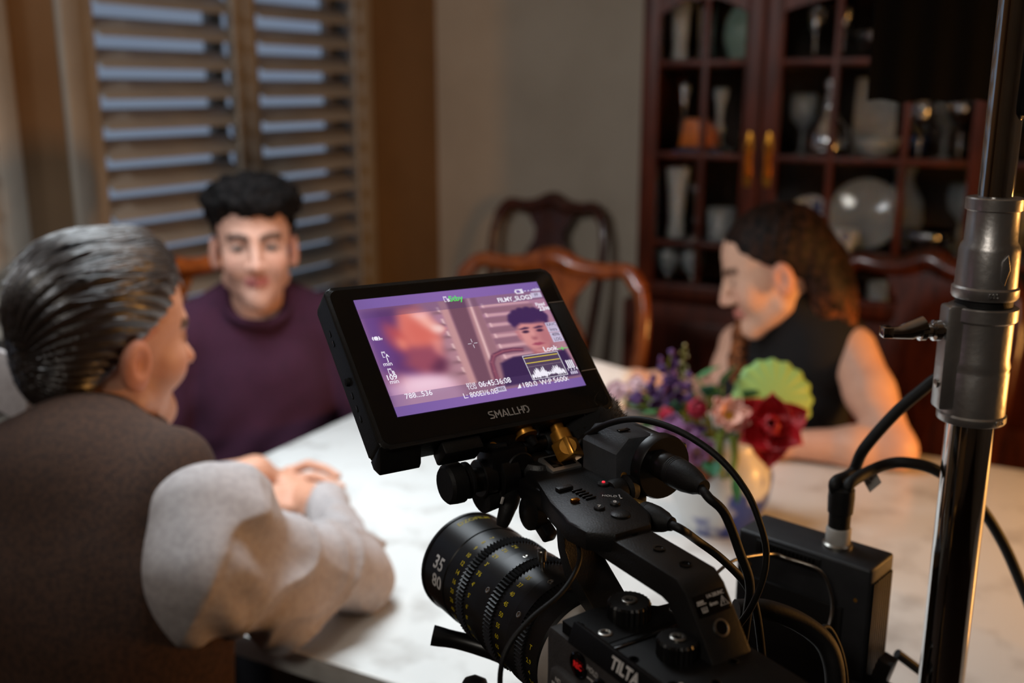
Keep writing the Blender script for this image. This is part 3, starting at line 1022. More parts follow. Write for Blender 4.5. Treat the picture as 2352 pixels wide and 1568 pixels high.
tz = .1052
def hbtn(x, y, r, name='assign_button'):
    b = MB(); b.lathe([(r, 0), (r, .0012), (r * .85, .0018), (.0001, .0018)], (x, y, tz - .0003), n=22); return b.build(name, M['blackplastic'], handle)
topf = lambda x, y, z=tz + .00005, a=0: frame_m((x, y, z), (math.cos(a), math.sin(a), 0), (-math.sin(a), math.cos(a), 0))
hbtn(.0275, .0060, .0042, 'record_button')
b = MB(); b.lathe([(.0012, 0), (.0010, .0006), (.0001, .0008)], (.0275, .0060, tz + .0016), n=12); b.build('record_lamp', M['red_led'], handle)
hbtn(.0010, -.0250, .0036); hbtn(.0135, -.0246, .0034)
TA = math.radians(-32)
text('lettering', '7', .0046, topf(.0010, -.0250, tz + .0017, TA), M['white_ink'], handle, bold=.0001)
text('lettering', '8', .0046, topf(.0135, -.0246, tz + .0017, TA), M['white_ink'], handle, bold=.0001)
text('lettering', 'HOLD', .0042, topf(.0185, -.0125, tz + .0002, TA - .15), M['white_ink'], handle, sx=.85)
b = MB(); b.prism([(-.0004, .003), (.0004, .003), (.0004, -.002), (.0018, -.003), (.0002, -.004)], 0, .0002, topf(.0235, -.0165, tz + .0001, TA)); b.build('arrow_mark', M['white_ink'], handle)
b = MB(); b.box((.0000, .0120, tz + .001), (.012, .005, .003), None, .001); b.build('zoom_rocker', M['blackplastic'], handle)
b = MB(); b.box((-.0060, -.0085, tz + .001), (.006, .0035, .003), None, .001); b.build('lock_slider', M['brass'], handle)
for k in range(5):
    b = MB(); b.box((.0060, .0060 - k * .0038, tz + .0006), (.008, .0012, .0012), None, .0003); b.build('grip_rib', M['blackplastic'], handle)
hbtn(.0060, -.0400, .0062, 'joystick_well')
# tapped holes along the bar
for y in (-.058, -.083, -.106):
    b = MB(); b.lathe([(.0036, 0), (.0036, .0005), (.0024, .0005), (.0022, .0001), (.0001, .0001)], (.001, y, .1012 - .0005 * (abs(y) > .1)), n=20); b.build('tapped_hole', M['blackgloss'], handle)
# plate with the thread warning on the sloping rear of the handle
rn = Vector((0, -.802, .597)).normalized()         # outward normal of the rear slope
rd = Vector((0, -.597, -.802)).normalized()
rp = lambda d, x=0.0, o=.0003: Vector((x, -.124, .0945)) + rd * d + rn * o
b = MB(); b.box(rp(.0085, 0, .0002), (.0235, .0120, .0004), Matrix((Vector((1, 0, 0)), rd, rn)).transposed().to_3x3(), .0001); b.build('warning_plate', M['blackgloss'], handle)
wf = lambda d, x, o=.0006: frame_m(rp(d, x, o), (1, 0, 0), -rd)
text('lettering', '1/4-20UNC', .0030, wf(.0048, .0040), M['white_ink'], handle, sx=.9)
text('lettering', '6mm', .0032, wf(.0092, .0010), M['white_ink'], handle, sx=.9)
for poly, x in (([(-.0030, -.0022), (.0030, -.0022), (0, .0030)], .0080),):
    b = MB()
    for k in range(3):
        p, q = poly[k], poly[(k + 1) % 3]
        d_ = Vector((q[0] - p[0], q[1] - p[1])); n_ = Vector((-d_.y, d_.x)).normalized() * .00025
        b.prism([(p[0], p[1]), (q[0], q[1]), (q[0] + n_.x, q[1] + n_.y), (p[0] + n_.x, p[1] + n_.y)], 0, .0002, wf(.0095, x))
    b.prism([(-.0002, -.0012), (.0002, -.0012), (.0002, .0014), (-.0002, .0014)], 0, .0002, wf(.0095, x))
    b.build('warning_triangle', M['white_ink'], handle)
b = MB()
for k in range(6):
    b.prism([(-.0098 + k * .0008, -.0004), (-.0094 + k * .0008, -.0004), (-.0094 + k * .0008, .0010), (-.0098 + k * .0008, .0010)], 0, .0002, wf(.0068, 0))
b.prism([(-.0104, -.0012), (-.0040, -.0012), (-.0040, -.0008), (-.0104, -.0008)], 0, .0002, wf(.0068, 0))
for x0 in (-.0082, -.0066, -.0050):
    b.prism([(x0, -.0040), (x0 + .0003, -.0040), (x0 + .0003, -.0014), (x0, -.0014)], 0, .0002, wf(.0080, 0))
b.prism([(-.0082, -.0043), (-.0047, -.0043), (-.0047, -.0040), (-.0082, -.0040)], 0, .0002, wf(.0080, 0))
b.build('screw_pictogram', M['white_ink'], handle)
b = MB(); b.lathe([(.0050, -.001), (.0050, .0006), (.0040, .0008), (.0036, .0002)], rp(.0225), rn, 24, cap=False); b.build('threaded_socket', M['steel'], handle)
b = MB(); b.lathe([(.0037, 0), (.0037, .0005), (.0001, .0005)], rp(.0225), rn, 20); b.build('socket_hole', M['blackgloss'], handle)
# front bay of the camera around the mount
b = MB(); b.lathe([(.033, -.058), (.0365, -.057), (.0365, -.034), (.030, -.0325)], (0, 0, 0), (0, 1, 0), 48); b.build('mount_collar', M['blackplastic'], camr)

# ---- lens (its own thing: it unlocks from the mount)
lens = thing('zoom_lens', 'black cinema zoom lens with yellow scales and toothed rings', 'lens', MOUNT, RYAW)
AX = (0, 1, 0)
def ring(name, prof, m, n=64, par=None):
    b = MB(); b.lathe(prof, (0, 0, 0), AX, n); return b.build(name, M[m], par or lens, True, 28)
ring('rear_barrel', [(.030, -.017), (.0355, -.017), (.0385, -.014), (.0392, .000), (.030, .000)], 'blackmetal')
ring('iris_barrel', [(.030, .008), (.0415, .008), (.0415, .0195), (.0408, .0205), (.0405, .039), (.030, .039)], 'blackmetal')
ring('zoom_barrel', [(.030, .048), (.0415, .048), (.0415, .0615), (.0405, .0625), (.0402, .079), (.030, .079)], 'blackmetal')
fb = ring('front_barrel', [(.030, .088), (.0396, .088), (.0396, .1090), (.0402, .1100), (.0402, .1395), (.0410, .1400), (.0410, .1425), (.0385, .1430), (.0365, .1380), (.0345, .1340)], 'blackmetal')
ring('front_glass', [(.001, .1350), (.018, .1342), (.0350, .1300), (.0350, .128), (.001, .128)], 'blackgloss')


def gear(name, y0, y1, r, n=90):
    b = MB()
    V = []
    N = n * 2
    for y in (y0, y1):
        for k in range(N):
            a = math.pi * (k + (.22 if k % 2 else -.22)) / n
            q = r if (k // 1) % 2 else r - .0022
            V.append((q * math.cos(a), y, q * math.sin(a)))
    for y in (y0, y1):
        for k in range(N):
            a = math.pi * k / n
            V.append((.032 * math.cos(a), y, .032 * math.sin(a)))
    Fc = []
    for k in range(N):
        k2 = (k + 1) % N
        Fc += [(k, k2, N + k2, N + k), (2 * N + k, 2 * N + k2, k2, k), (N + k, N + k2, 3 * N + k2, 3 * N + k)]
    b.add(V, Fc)
    return b.build(name, M['blackplastic'], lens, False)
gear('focus_gear', .079, .088, .0418)
gear('zoom_gear', .039, .048, .0425)
gear('iris_gear', .000, .008, .0418)


def barrel_text(s, y, ang, size, m, r, rot=0, bold=0.0, sx=1.0):
    """lettering on the barrel; ang measured from up towards the camera-left side"""
    n = Vector((-math.sin(ang), 0, math.cos(ang)))
    tang = Vector((-math.cos(ang), 0, -math.sin(ang)))     # downwards on the left side
    fwd = Vector((0, 1, 0))
    x = fwd * math.cos(rot) + tang * math.sin(rot)
    y_ = n.cross(x)
    me = text_mesh(s, size, 0, bold)
    V = verts_of(me).copy()
    V[:, 0] *= sx
    out = []
    for q in V:
        p = x * float(q[0]) + y_ * float(q[1])
        yy = p.dot(fwd); tt = p.dot(tang)
        a = ang + tt / r
        out.append((-(r + .00012) * math.sin(a), y + yy, (r + .00012) * math.cos(a)))
    for vtx, p in zip(me.vertices, out):
        vtx.co = p
    return link('lettering', me, M[m], lens)
D2R = math.radians
barrel_text('35', .1215, D2R(66), .0140, 'white_ink', .0402, D2R(180), .0003, 1.0)
barrel_text('80', .1190, D2R(85), .0140, 'white_ink', .0402, D2R(180), .0003, 1.0)
barrel_text('DZOFILM', .1320, D2R(0), .0062, 'yellow_ink', .0402, D2R(-90), .00015, 1.1)
for i in range(12):                                  # focus scale
    barrel_text(('7', '8', '9', '10', '12', '14', '16', '20', '26', '40', '3', '5')[i], .0965, D2R(8 + i * 10.5), .0048, 'yellow_ink', .0396, D2R(180), .0001)
for i in range(11):                                  # second row
    barrel_text(('2\'4', '2\'6', '2\'9', '3\'', '3\'6', '4\'', '5\'', '6\'', '8\'', '12', '25')[i], .0730, D2R(0 + i * 12), .0046, 'yellow_ink', .0403, D2R(180), .0001)
for i in range(10):                                  # zoom scale
    barrel_text(('35', '37', '40', '45', '50', '55', '60', '65', '70', '80')[i], .0315, D2R(22 + i * 11), .0046, 'yellow_ink', .0406, D2R(180), .0001)
for s, a in (('T', 74), ('2.9', 88), ('4', 100), ('5.6', 112)):
    barrel_text(s, -.0060, D2R(a), .0046, 'yellow_ink', .0391, D2R(180), .0001)
for y, a in ((.0540, 4), (.0540, 55), (.0140, 12), (.0140, 55)):
    b = MB()
    n = Vector((-math.sin(D2R(a)), 0, math.cos(D2R(a))))
    b.lathe([(.0023, -.0006), (.0023, .0004), (.0016, .0006), (.0008, .0002), (.0001, .0002)], n * .0414, n, 16, xdir=(0, 1, 0))
    me = b.mesh('set_screw'); me.transform(Matrix.Translation((0, y, 0))); link('set_screw', me, M['steel'], lens, True, 40)
peg = MB(); n = Vector((-math.sin(D2R(2)), 0, math.cos(D2R(2)))); pc = n * .0405 + Vector((0, .0350, 0))
peg.lathe([(.0016, 0), (.0016, .0045), (.0030, .005), (.0032, .0055), (.0032, .0125), (.0026, .0132), (.0001, .0132)], pc, n, 20); peg.build('zoom_lever_peg', M['steel'], lens)
# silver locking ring with its two lugs
b = MB()
b.lathe([(.034, -.0325), (.0385, -.0325), (.0395, -.0315), (.0395, -.019), (.0380, -.017), (.034, -.017)], (0, 0, 0), AX, 72)
lk = b.build('locking_ring', M['silver'], lens, True, 28)
for a0, a1 in ((20, 52), (58, 128), (200, 250)):
    b = MB()
    A0, A1 = D2R(a0), D2R(a1)
    b.lathe([(.0388, -.0320), (.0418, -.0316), (.0424, -.0305), (.0424, -.0222), (.0416, -.0202), (.0388, -.020)], (0, 0, 0), AX, 18, cap=False, arc=(math.pi / 2 + A0, math.pi / 2 + A1), xdir=(1, 0, 0))
    b.build('ring_lug', M['silver'], lk, True, 28)

# ---- rods and follow-focus hardware peeping out under the lens
ff = thing('matte_box_arm', 'black articulated lever and rod clamp under the front of the lens', 'clamp', rig(.020, .03, -.062), RYAW)
b = MB()
b.tube(smooth_path([(0, 0, 0), (-.020, .030, .016), (-.046, .060, .024), (-.070, .078, .030)], 5), [.011, .0105, .010, .0095, .009, .0085, .008, .0075, .007, .0068, .0066, .0065, .0064, .0066, .0072, .0076], 10)
b.build('lever', M['blackmetal'], ff)
b = MB(); b.lathe([(.010, -.03), (.010, .050), (.013, .052), (.014, .060), (.011, .066), (.001, .067)], (-.010, .014, -.020), (-.62, .78, .05), 22); b.build('rod_clamp', M['blackrubber'], ff)
b = MB(); b.box((-.030, .048, .030), (.006, .010, .020), None, .002); b.build('lever_stop', M['blackmetal'], ff)
b = MB(); b.box((.030, -.020, -.022), (.060, .060, .040), None, .006); b.build('bracket', M['blackmetal'], ff)
b = MB(); b.lathe([(.0018, 0), (.0018, .0008), (.0001, .0012)], (-.001, .000, -.004), (-.5, -.6, .5), 10); b.build('indicator_dot', M['amber_led'], ff)
b = MB(); b.box((-.075, .060, -.050), (.012, .02, .016), Matrix.Rotation(.4, 3, 'Z'), .002); b.build('rod_end', M['blackrubber'], ff)
b = MB(); b.tube([(-.075, .060, -.050), (.0, .0, -.040)], .006, 10); b.build('support_rod', M['blackrubber'], ff)

# ---- tripod below the frame that carries the camera
tri = thing('tripod', 'black tripod holding up the cinema camera, below the picture edge', 'tripod', (rig(0, -.09, 0).x, rig(0, -.09, 0).y, 0), RYAW)
b = MB(); b.box((0, 0, 1.0175), (.10, .13, .018), None, .003); b.build('camera_plate', M['blackmetal'], tri)
b = MB(); b.lathe([(.03, .92), (.045, .94), (.045, .98), (.035, 1.009)], n=24); b.build('fluid_head', M['blackmetal'], tri)
b = MB(); b.lathe([(.02, .62), (.028, .66), (.028, .90), (.04, .925)], n=20); b.build('centre_column', M['blackmetal'], tri)
for k in range(3):
    a = math.radians(90 + 120 * k)
    MB().tube([(.03 * math.cos(a), .03 * math.sin(a), .90), (.34 * math.cos(a), .34 * math.sin(a), .012)], [.016, .011], 10).build('leg', M['blackmetal'], tri)

# ================================================================== field monitor on the rig
MR = Matrix(((0.8496, -0.3734, -0.3724), (0.5273, 0.5868, 0.6145), (-0.0109, -0.7185, 0.6955)))
MR = MR.to_quaternion().normalized().to_matrix()
mon = thing('field_monitor', 'tilted black field monitor with a bright violet picture and camera readouts', 'monitor', (-0.0280, 0.7041, 1.2748))
mon.rotation_euler = MR.to_euler()
SW, SH = .151, .0943
b = MB()
X0, X1, ZB, ZT = -SW / 2 - .0190, SW / 2 + .0165, -SH / 2 - .0215, SH / 2 + .0125
pts = []
rc_ = .0065
for cx_, cz_, a0 in ((X1 - rc_, ZT - rc_, 0), (X0 + rc_, ZT - rc_, 90), (X0 + rc_, ZB + rc_, 180), (X1 - rc_, ZB + rc_, 270)):
    for k in range(6):
        a = math.radians(a0 + 18 * k)
        pts.append((cx_ + rc_ * math.cos(a), cz_ + rc_ * math.sin(a)))
fxz = Matrix(((1, 0, 0, 0), (0, 0, 1, 0), (0, 1, 0, 0), (0, 0, 0, 1)))
b.prism(pts, .0006, .0215, fxz, .0016)
mbody = b.build('housing', M['blackplastic'], mon, True, 35)
b = MB()
b.prism([(p[0] * .965 + .0004, p[1] * .955) for p in pts], .0004, .0009, fxz); b.build('front_glass', M['blackgloss'], mon, False)
b = MB(); b.box((.0, .0245, .004), (.150, .008, .085), None, .003); b.build('back_cover', M['blackplastic'], mon)
# heel at the lower left of the housing
b = MB(); b.prism([(.0010, 0), (.0225, 0), (.0225, -.0060), (.0170, -.0130), (.0130, -.0120), (.0010, -.0010)], X0 + .0005, X0 + .030, Matrix(((0, 0, 1, 0), (1, 0, 0, 0), (0, 1, 0, ZB + .004), (0, 0, 0, 1))), .001); b.build('heel', M['blackplastic'], mon)
b = MB(); b.box((-.036, .012, ZB - .0045), (.030, .018, .010), None, .002); b.build('port_cover', M['blackplastic'], mon)
b = MB(); b.lathe([(.0030, 0), (.0026, .0022), (.0001, .0026)], (X0, .011, -.010), (-1, 0, 0), 16); b.build('joystick', M['blackrubber'], mon)
for zz in (.030, .022, -.020, -.030, -.038):
    b = MB(); b.box((X0 - .0001, .0125, zz), (.0006, .0022, .0045), None, .0002); b.build('side_slot', M['blackgloss'], mon)
b = MB(); b.box((SW / 2 + .0090, .0002, -.004), (.013, .0005, .062), None, .0001); b.build('black_tape', M['blackrubber'], mon)
for zz in (.0270, -.0350):
    b = MB(); b.box((SW / 2 + .0088, .0000, zz), (.0132, .0005, .00035)); b.build('tape_edge', M['grey_ink'], mon)
# logo in plain strokes: S M A L L H D
def stroke_glyphs(strokes, th, frame, name, m, par):
    b = MB()
    for line in strokes:
        for p, q in zip(line, line[1:]):
            d_ = Vector((q[0] - p[0], q[1] - p[1]))
            if d_.length < 1e-9: continue
            n_ = Vector((-d_.y, d_.x)).normalized() * th / 2
            e_ = d_.normalized() * th * .42
            p0 = Vector(p) - e_; q0 = Vector(q) + e_
            b.prism([(p0.x - n_.x, p0.y - n_.y), (q0.x - n_.x, q0.y - n_.y), (q0.x + n_.x, q0.y + n_.y), (p0.x + n_.x, p0.y + n_.y)], 0, .00015, frame)
    return b.build(name, M[m], par, False)
gl = {'S': [[(.9, 1), (.15, 1), (.0, .82), (.12, .6), (.85, .42), (1, .22), (.85, 0), (.1, 0)]], 'M': [[(0, 0), (0, 1), (.55, .35), (1.1, 1), (1.1, 0)]], 'A': [[(0, 0), (.5, 1), (1, 0)], [(.5, .22), (1, .22)]],
      'L': [[(0, 1), (0, 0), (.75, 0)]], 'H': [[(0, 0), (0, 1)], [(.9, 0), (.9, 1)], [(.2, .52), (.9, .52)]], 'D': [[(.35, .0), (.6, 0), (.95, .3), (.95, .7), (.6, 1), (0, 1), (0, .35)]]}
ms = frame_m((-.0105, -.0001, -SH / 2 - .0128), (1, 0, 0), (0, 0, 1))
sw, shh, adv = .0036, .0050, 0
strokes = []
for ch, wdt in (('S', 1.0), ('M', 1.1), ('A', 1.0), ('L', .75), ('L', .75), ('H', .9), ('D', .95)):
    for ln in gl[ch]:
        strokes.append([((adv + x * .0036), y * shh) for x, y in ln])
    adv += wdt * .0036 + .0014
stroke_glyphs(strokes, .00085, ms, 'logo', 'grey_ink', mon)

# the picture on the screen: a fine grid with printed colours
NX, NY = 330, 206
uu, vv = np.meshgrid((np.arange(NX) + .5) / NX, (np.arange(NY) + .5) / NY)
uu = uu.ravel(); vv = vv.ravel()
img = np.zeros((NX * NY, 3))
def s8(c): return np.array(c, float)
def paint(mask, c, soft=None):
    global img
    m_ = np.clip(mask, 0, 1)[:, None]
    img = img * (1 - m_) + s8(c)[None] * m_
def sm(a, b_, x): return np.clip((x - a) / (b_ - a), 0, 1)
def blob(cx_, cy_, rx, ry, soft=.25, rot=0.0):
    du, dv = (uu - cx_) * 1.6, (vv - cy_)
    c_, s_ = math.cos(rot), math.sin(rot)
    a, b_ = (du * c_ + dv * s_) / (rx * 1.6), (-du * s_ + dv * c_) / ry
    return 1 - sm(1 - soft, 1 + soft, np.sqrt(a * a + b_ * b_))
def polym(pts_, soft=.012):
    """soft inside test of a convex-ish polygon by signed edge distance (winding)"""
    P = np.array(pts_, float)
    inside = np.zeros(len(uu), bool); dist = np.full(len(uu), 9.0)
    n_ = len(P); j = n_ - 1
    for i in range(n_):
        xi, yi = P[i]; xj, yj = P[j]
        c1 = ((yi > vv) != (yj > vv)) & (uu < (xj - xi) * (vv - yi) / (yj - yi + 1e-12) + xi)
        inside ^= c1
        d = np.array([xj - xi, (yj - yi)]); L2 = (d ** 2).sum() + 1e-12
        t = np.clip(((uu - xi) * d[0] + (vv - yi) * d[1]) / L2, 0, 1)
        dist = np.minimum(dist, np.hypot((uu - xi - t * d[0]), (vv - yi - t * d[1])))
        j = i
    sd = np.where(inside, -dist, dist)
    return 1 - sm(-soft, soft, sd)
img[:] = (176, 132, 134)
paint(sm(.45, .30, vv) * .6, (168, 124, 146))
# louvers right of the frame and left of it
for k, v0 in enumerate((.165, .255, .348, .45, .545, .64, .735)):
    paint(polym([(.615, v0 + .030), (.92, v0 + .035), (.92, v0 + .085), (.615, v0 + .085)], .008), (142, 104, 110))
    paint(polym([(.632, v0 - .004), (.90, v0 + .014), (.90, v0 + .026), (.632, v0 + .024)], .006) * .9, (206, 164, 160))
    paint(polym([(.632, v0 - .012), (.642, v0 - .012), (.642, v0 + .03), (.632, v0 + .02)], .004), (232, 196, 188))
for k, v0 in enumerate((.19, .298, .411, .525, .637, .735)):
    paint(polym([(.30, v0 - .012), (.405, v0 - .012), (.405, v0 + .012), (.30, v0 + .012)], .012) * .85, (118, 86, 84))
    paint(polym([(.392, v0 - .05), (.402, v0 - .05), (.406, v0 + .00), (.394, v0 - .01)], .005), (238, 206, 192))
paint(polym([(.412, .09), (.455, .09), (.440, .84), (.40, .84)], .008), (196, 150, 140))
paint(polym([(.455, .09), (.560, .09), (.520, .84), (.440, .84)], .008), (112, 78, 84))
paint(polym([(.560, .09), (.590, .09), (.560, .84), (.520, .84)], .008), (176, 132, 126))
paint(polym([(.574, .09), (.584, .09), (.552, .84), (.541, .84)], .005), (240, 204, 192))
paint(polym([(.590, .09), (.618, .09), (.612, .84), (.560, .84)], .006), (152, 112, 112))
# chair back and sitter
paint(polym([(.588, .80), (.60, .70), (.68, .66), (.80, .66), (.98, .66), (1.0, .90), (.57, .90)], .01), (52, 36, 66))
for w_, c_ in ((.016, (84, 42, 60)), (.007, (156, 92, 96))):
    cv = [(.545, .90), (.553, .76), (.560, .68), (.585, .625), (.64, .600), (.70, .598), (.75, .61)]
    for p, q in zip(cv, cv[1:]):
        n_ = np.array([-(q[1] - p[1]), q[0] - p[0]]); n_ = n_ / (np.linalg.norm(n_) + 1e-9) * w_
        paint(polym([(p[0] - n_[0], p[1] - n_[1]), (q[0] - n_[0], q[1] - n_[1]), (q[0] + n_[0] * .6, q[1] + n_[1]), (p[0] + n_[0] * .6, p[1] + n_[1])], .006), c_)
paint(polym([(.79, .56), (.905, .56), (.90, .69), (.85, .715), (.80, .69)], .012), (168, 104, 102))
paint(blob(.852, .345, .107, .105, .16), (58, 38, 74))
for a in np.linspace(0, 6.2, 15):
    paint(blob(.855 + .092 * math.cos(a), .335 + .078 * math.sin(a), .022, .032, .3), (58, 38, 74))
paint(polym([(.772, .40), (.80, .375), (.86, .385), (.93, .39), (.945, .46), (.94, .54), (.905, .62), (.862, .658), (.822, .645), (.785, .58), (.768, .50)], .014), (206, 140, 128))
paint(blob(.905, .52, .040, .11, .6) * .6, (166, 100, 100))
paint(blob(.80, .50, .03, .07, .8) * .5, (226, 162, 146))
for ex, ey in ((.808, .450), (.889, .452)):
    paint(polym([(ex - .030, ey - .024), (ex + .006, ey - .038), (ex + .028, ey - .030), (ex + .02, ey - .018), (ex - .02, ey - .016)], .006), (62, 38, 60))
    paint(blob(ex, ey + .006, .019, .013, .35), (62, 38, 54))
paint(blob(.842, .518, .016, .022, .5) * .7, (150, 84, 84))
paint(polym([(.836, .45), (.848, .45), (.852, .51), (.832, .51)], .01) * .6, (228, 164, 148))
paint(polym([(.812, .578), (.835, .562), (.846, .566), (.858, .562), (.886, .580), (.848, .592)], .006), (158, 72, 84))
paint(blob(.848, .622, .026, .012, .6) * .4, (150, 92, 92))
paint(polym([(.752, .44), (.770, .44), (.775, .52), (.762, .52)], .01), (190, 122, 116))
# the near man, out of focus
paint(polym([(-.05, .10), (.27, .08), (.315, .20), (.30, .40), (.30, .64), (.25, .75), (.10, .80), (-.05, .85)], .03), (96, 56, 98))
paint(polym([(.19, .12), (.30, .10), (.335, .19), (.345, .26), (.392, .335), (.372, .37), (.352, .385), (.350, .43), (.330, .50), (.26, .52), (.17, .46), (.15, .34)], .022), (224, 124, 100))
paint(blob(.265, .34, .075, .14, .6) * .7, (214, 104, 80))
paint(polym([(.24, .16), (.325, .18), (.35, .28), (.385, .335), (.352, .362), (.30, .30)], .022), (250, 186, 160))
paint(blob(.355, .330, .028, .032, .5), (255, 224, 206))
paint(blob(.30, .185, .04, .025, .6) * .8, (250, 196, 190))
paint(polym([(.17, .46), (.33, .47), (.335, .54), (.318, .66), (.30, .71), (.20, .70), (.13, .60)], .03), (150, 76, 84))
paint(polym([(.31, .42), (.345, .43), (.332, .50), (.325, .56), (.30, .52)], .018), (232, 150, 128))
paint(polym([(.30, .58), (.335, .60), (.32, .69), (.27, .71), (.24, .66)], .02), (96, 50, 66))
paint(blob(.125, .36, .045, .13, .4, -.35), (196, 84, 70))
paint(blob(.150, .42, .022, .05, .5, -.3), (240, 140, 104))
paint(polym([(-.02, .14), (.10, .12), (.11, .50), (.05, .62), (-.02, .70)], .05) * .75, (94, 62, 122))
paint(polym([(-.02, .74), (.10, .68), (.22, .70), (.30, .74), (.36, .88), (.32, 1.0), (-.02, 1.0)], .03), (226, 180, 190))
paint(blob(.19, .78, .12, .06, .6) * .7, (250, 222, 226))
paint(blob(.03, .70, .06, .05, .7) * .7, (190, 128, 128))
# the near man is far out of focus in that picture
im2 = img.reshape(NY, NX, 3)
bl_ = im2.copy()
for it in range(3):
    for ax_i in (0, 1):
        acc_ = np.zeros_like(bl_)
        for sft in range(-4, 5):
            acc_ += np.roll(bl_, sft, ax_i)
        bl_ = acc_ / 9
im2 = (im2 + np.roll(im2, 1, 0) + np.roll(im2, -1, 0) + np.roll(im2, 1, 1) + np.roll(im2, -1, 1) + np.roll(im2, 2, 1) + np.roll(im2, -2, 1)) / 7
wq = np.clip((.40 - uu) / .05, 0, 1).reshape(NY, NX, 1)
img = (im2 * (1 - wq) + bl_ * wq).reshape(-1, 3)
# tint, letterbox bands and menu strips
img = img * .94 + np.array((10, 4, 16))
band = ((vv < .17) & (vv >= .088)) | ((vv > .83) & (vv <= .92))
img[band] = img[band] * .62 + np.array((104, 76, 130)) * .30
full = (vv < .088) | (vv > .92)
g_ = uu[full]
img[full] = np.stack([118 + 16 * np.sin(g_ * 3), 92 + 8 * np.sin(g_ * 3), 160 + 8 * np.sin(g_ * 3)], 1)
left_edge = np.clip(1 - uu / .10, 0, 1)[:, None] * .5
img = img * (1 - left_edge) + np.array((122, 90, 150)) * left_edge
img = np.clip(img, 0, 255) / 255.0
linimg = np.where(img <= .04045, img / 12.92, ((img + .055) / 1.055) ** 2.4)
gx = (np.arange(NX + 1) / NX - .5) * SW
gz = (.5 - np.arange(NY + 1) / NY) * SH
V = np.stack([np.tile(gx, NY + 1), np.full((NX + 1) * (NY + 1), -.00025), np.repeat(gz, NX + 1)], 1)
ii, jj = np.meshgrid(np.arange(NX), np.arange(NY))
i0 = (jj * (NX + 1) + ii).ravel()
Fq = np.stack([i0 + NX + 1, i0 + NX + 2, i0 + 1, i0], 1)
me = bpy.data.meshes.new('screen_picture')
me.vertices.add(len(V)); me.vertices.foreach_set('co', V.astype(np.float32).ravel())
me.loops.add(len(Fq) * 4); me.loops.foreach_set('vertex_index', Fq.ravel().astype(np.int32))
me.polygons.add(len(Fq)); me.polygons.foreach_set('loop_start', np.arange(0, len(Fq) * 4, 4, dtype=np.int32))
me.update(calc_edges=True)
ca_ = me.color_attributes.new('Col', 'FLOAT_COLOR', 'CORNER')
c4 = np.ones((len(Fq) * 4, 4), np.float32); c4[:, :3] = np.repeat(linimg, 4, 0); ca_.data.foreach_set('color', c4.ravel())
ms_ = bpy.data.materials.new('lit_screen'); ms_.use_nodes = True
nt = ms_.node_tree; bs = nt.nodes['Principled BSDF']
at_ = nt.nodes.new('ShaderNodeAttribute'); at_.attribute_name = 'Col'
nt.links.new(at_.outputs['Color'], bs.inputs['Emission Color']); bs.inputs['Emission Strength'].default_value = 1.0
bs.inputs['Base Color'].default_value = (.004, .004, .004, 1); bs.inputs['Roughness'].default_value = .12; bs.inputs['Specular IOR Level'].default_value = .25
scr = link('screen', me, ms_, mon)

M['scr_white'] = mat('screen_white', (.02, .02, .02, 1), .5, col2=(.02, .02, .02, 1), emit=(.92, .88, .98, 1), emit_s=.95)
M['scr_grey'] = mat('screen_pale_box', (.02, .02, .02, 1), .5, col2=(.02, .02, .02, 1), emit=(.62, .55, .74, 1), emit_s=.9)
M['scr_green'] = mat('screen_green', (.02, .02, .02, 1), .5, col2=(.02, .02, .02, 1), emit=(.10, .80, .12, 1), emit_s=.9)
M['scr_yellow'] = mat('screen_yellow', (.02, .02, .02, 1), .5, col2=(.02, .02, .02, 1), emit=(.85, .66, .06, 1), emit_s=.9)
M['scr_dark'] = mat('screen_dark', (.02, .02, .02, 1), .5, col2=(.02, .02, .02, 1), emit=(.075, .045, .10, 1), emit_s=1)
M['scr_line'] = mat('screen_thin_line', (.02, .02, .02, 1), .5, col2=(.02, .02, .02, 1), emit=(.42, .30, .36, 1), emit_s=.9)
def sf(u_, v_, o=.0005): return frame_m(((u_ - .5) * SW, -o, (.5 - v_) * SH), (1, 0, 0), (0, 0, 1))
def st(s, u_, v_, size, m='scr_white', bold=.00004, sx=1.0): return text('screen_text', s, size, sf(u_, v_), M[m], scr, bold, .00001, 'CENTER', sx)
def sbox(u_, v_, w_, h_, m, o=.00038, name='screen_box'):
    b = MB(); b.prism([(-w_ / 2, -h_ / 2), (w_ / 2, -h_ / 2), (w_ / 2, h_ / 2), (-w_ / 2, h_ / 2)], 0, .00001, sf(u_, v_, o)); return b.build(name, M[m], scr, False)
st('Stby', .513, .081, .0066, 'scr_green', .00012)
st('FILMY_SLOG3', .832, .142, .0054, bold=.00012, sx=.92)
st('- - -', .928, .076, .0050); st('min', .975, .076, .0044)
sbox(.962, .128, .0090, .0046, 'scr_grey'); st('FF', .962, .128, .0036, 'scr_dark')
st('Fixed', .958, .221, .0042, bold=.0001, sx=.9); st('23', .956, .264, .0054, bold=.00014); st('.98', .984, .267, .0040, bold=.0001)
for s, v_ in (('XAVC', .42), ('Intra', .467), ('4096', .516), ('LOG', .561)):
    sbox(.966, v_, .0096, .0042, 'scr_grey'); st(s, .966, v_, .0040, 'scr_dark', sx=.82)
st('Look', .898, .637, .0058, bold=.00012); sbox(.967, .648, .0095, .0005, 'scr_green'); sbox(.966, .648, .0007, .0030, 'scr_green')
st('1', .054, .541, .0054); st('min', .047, .573, .0046); st('109', .041, .686, .0056, bold=.0001); st('min', .046, .722, .0046)
st('788...536', .135, .855, .0056); st('EXT-LK', .404, .836, .0026, sx=.85); st('TCG', .403, .866, .0042, sx=.85)
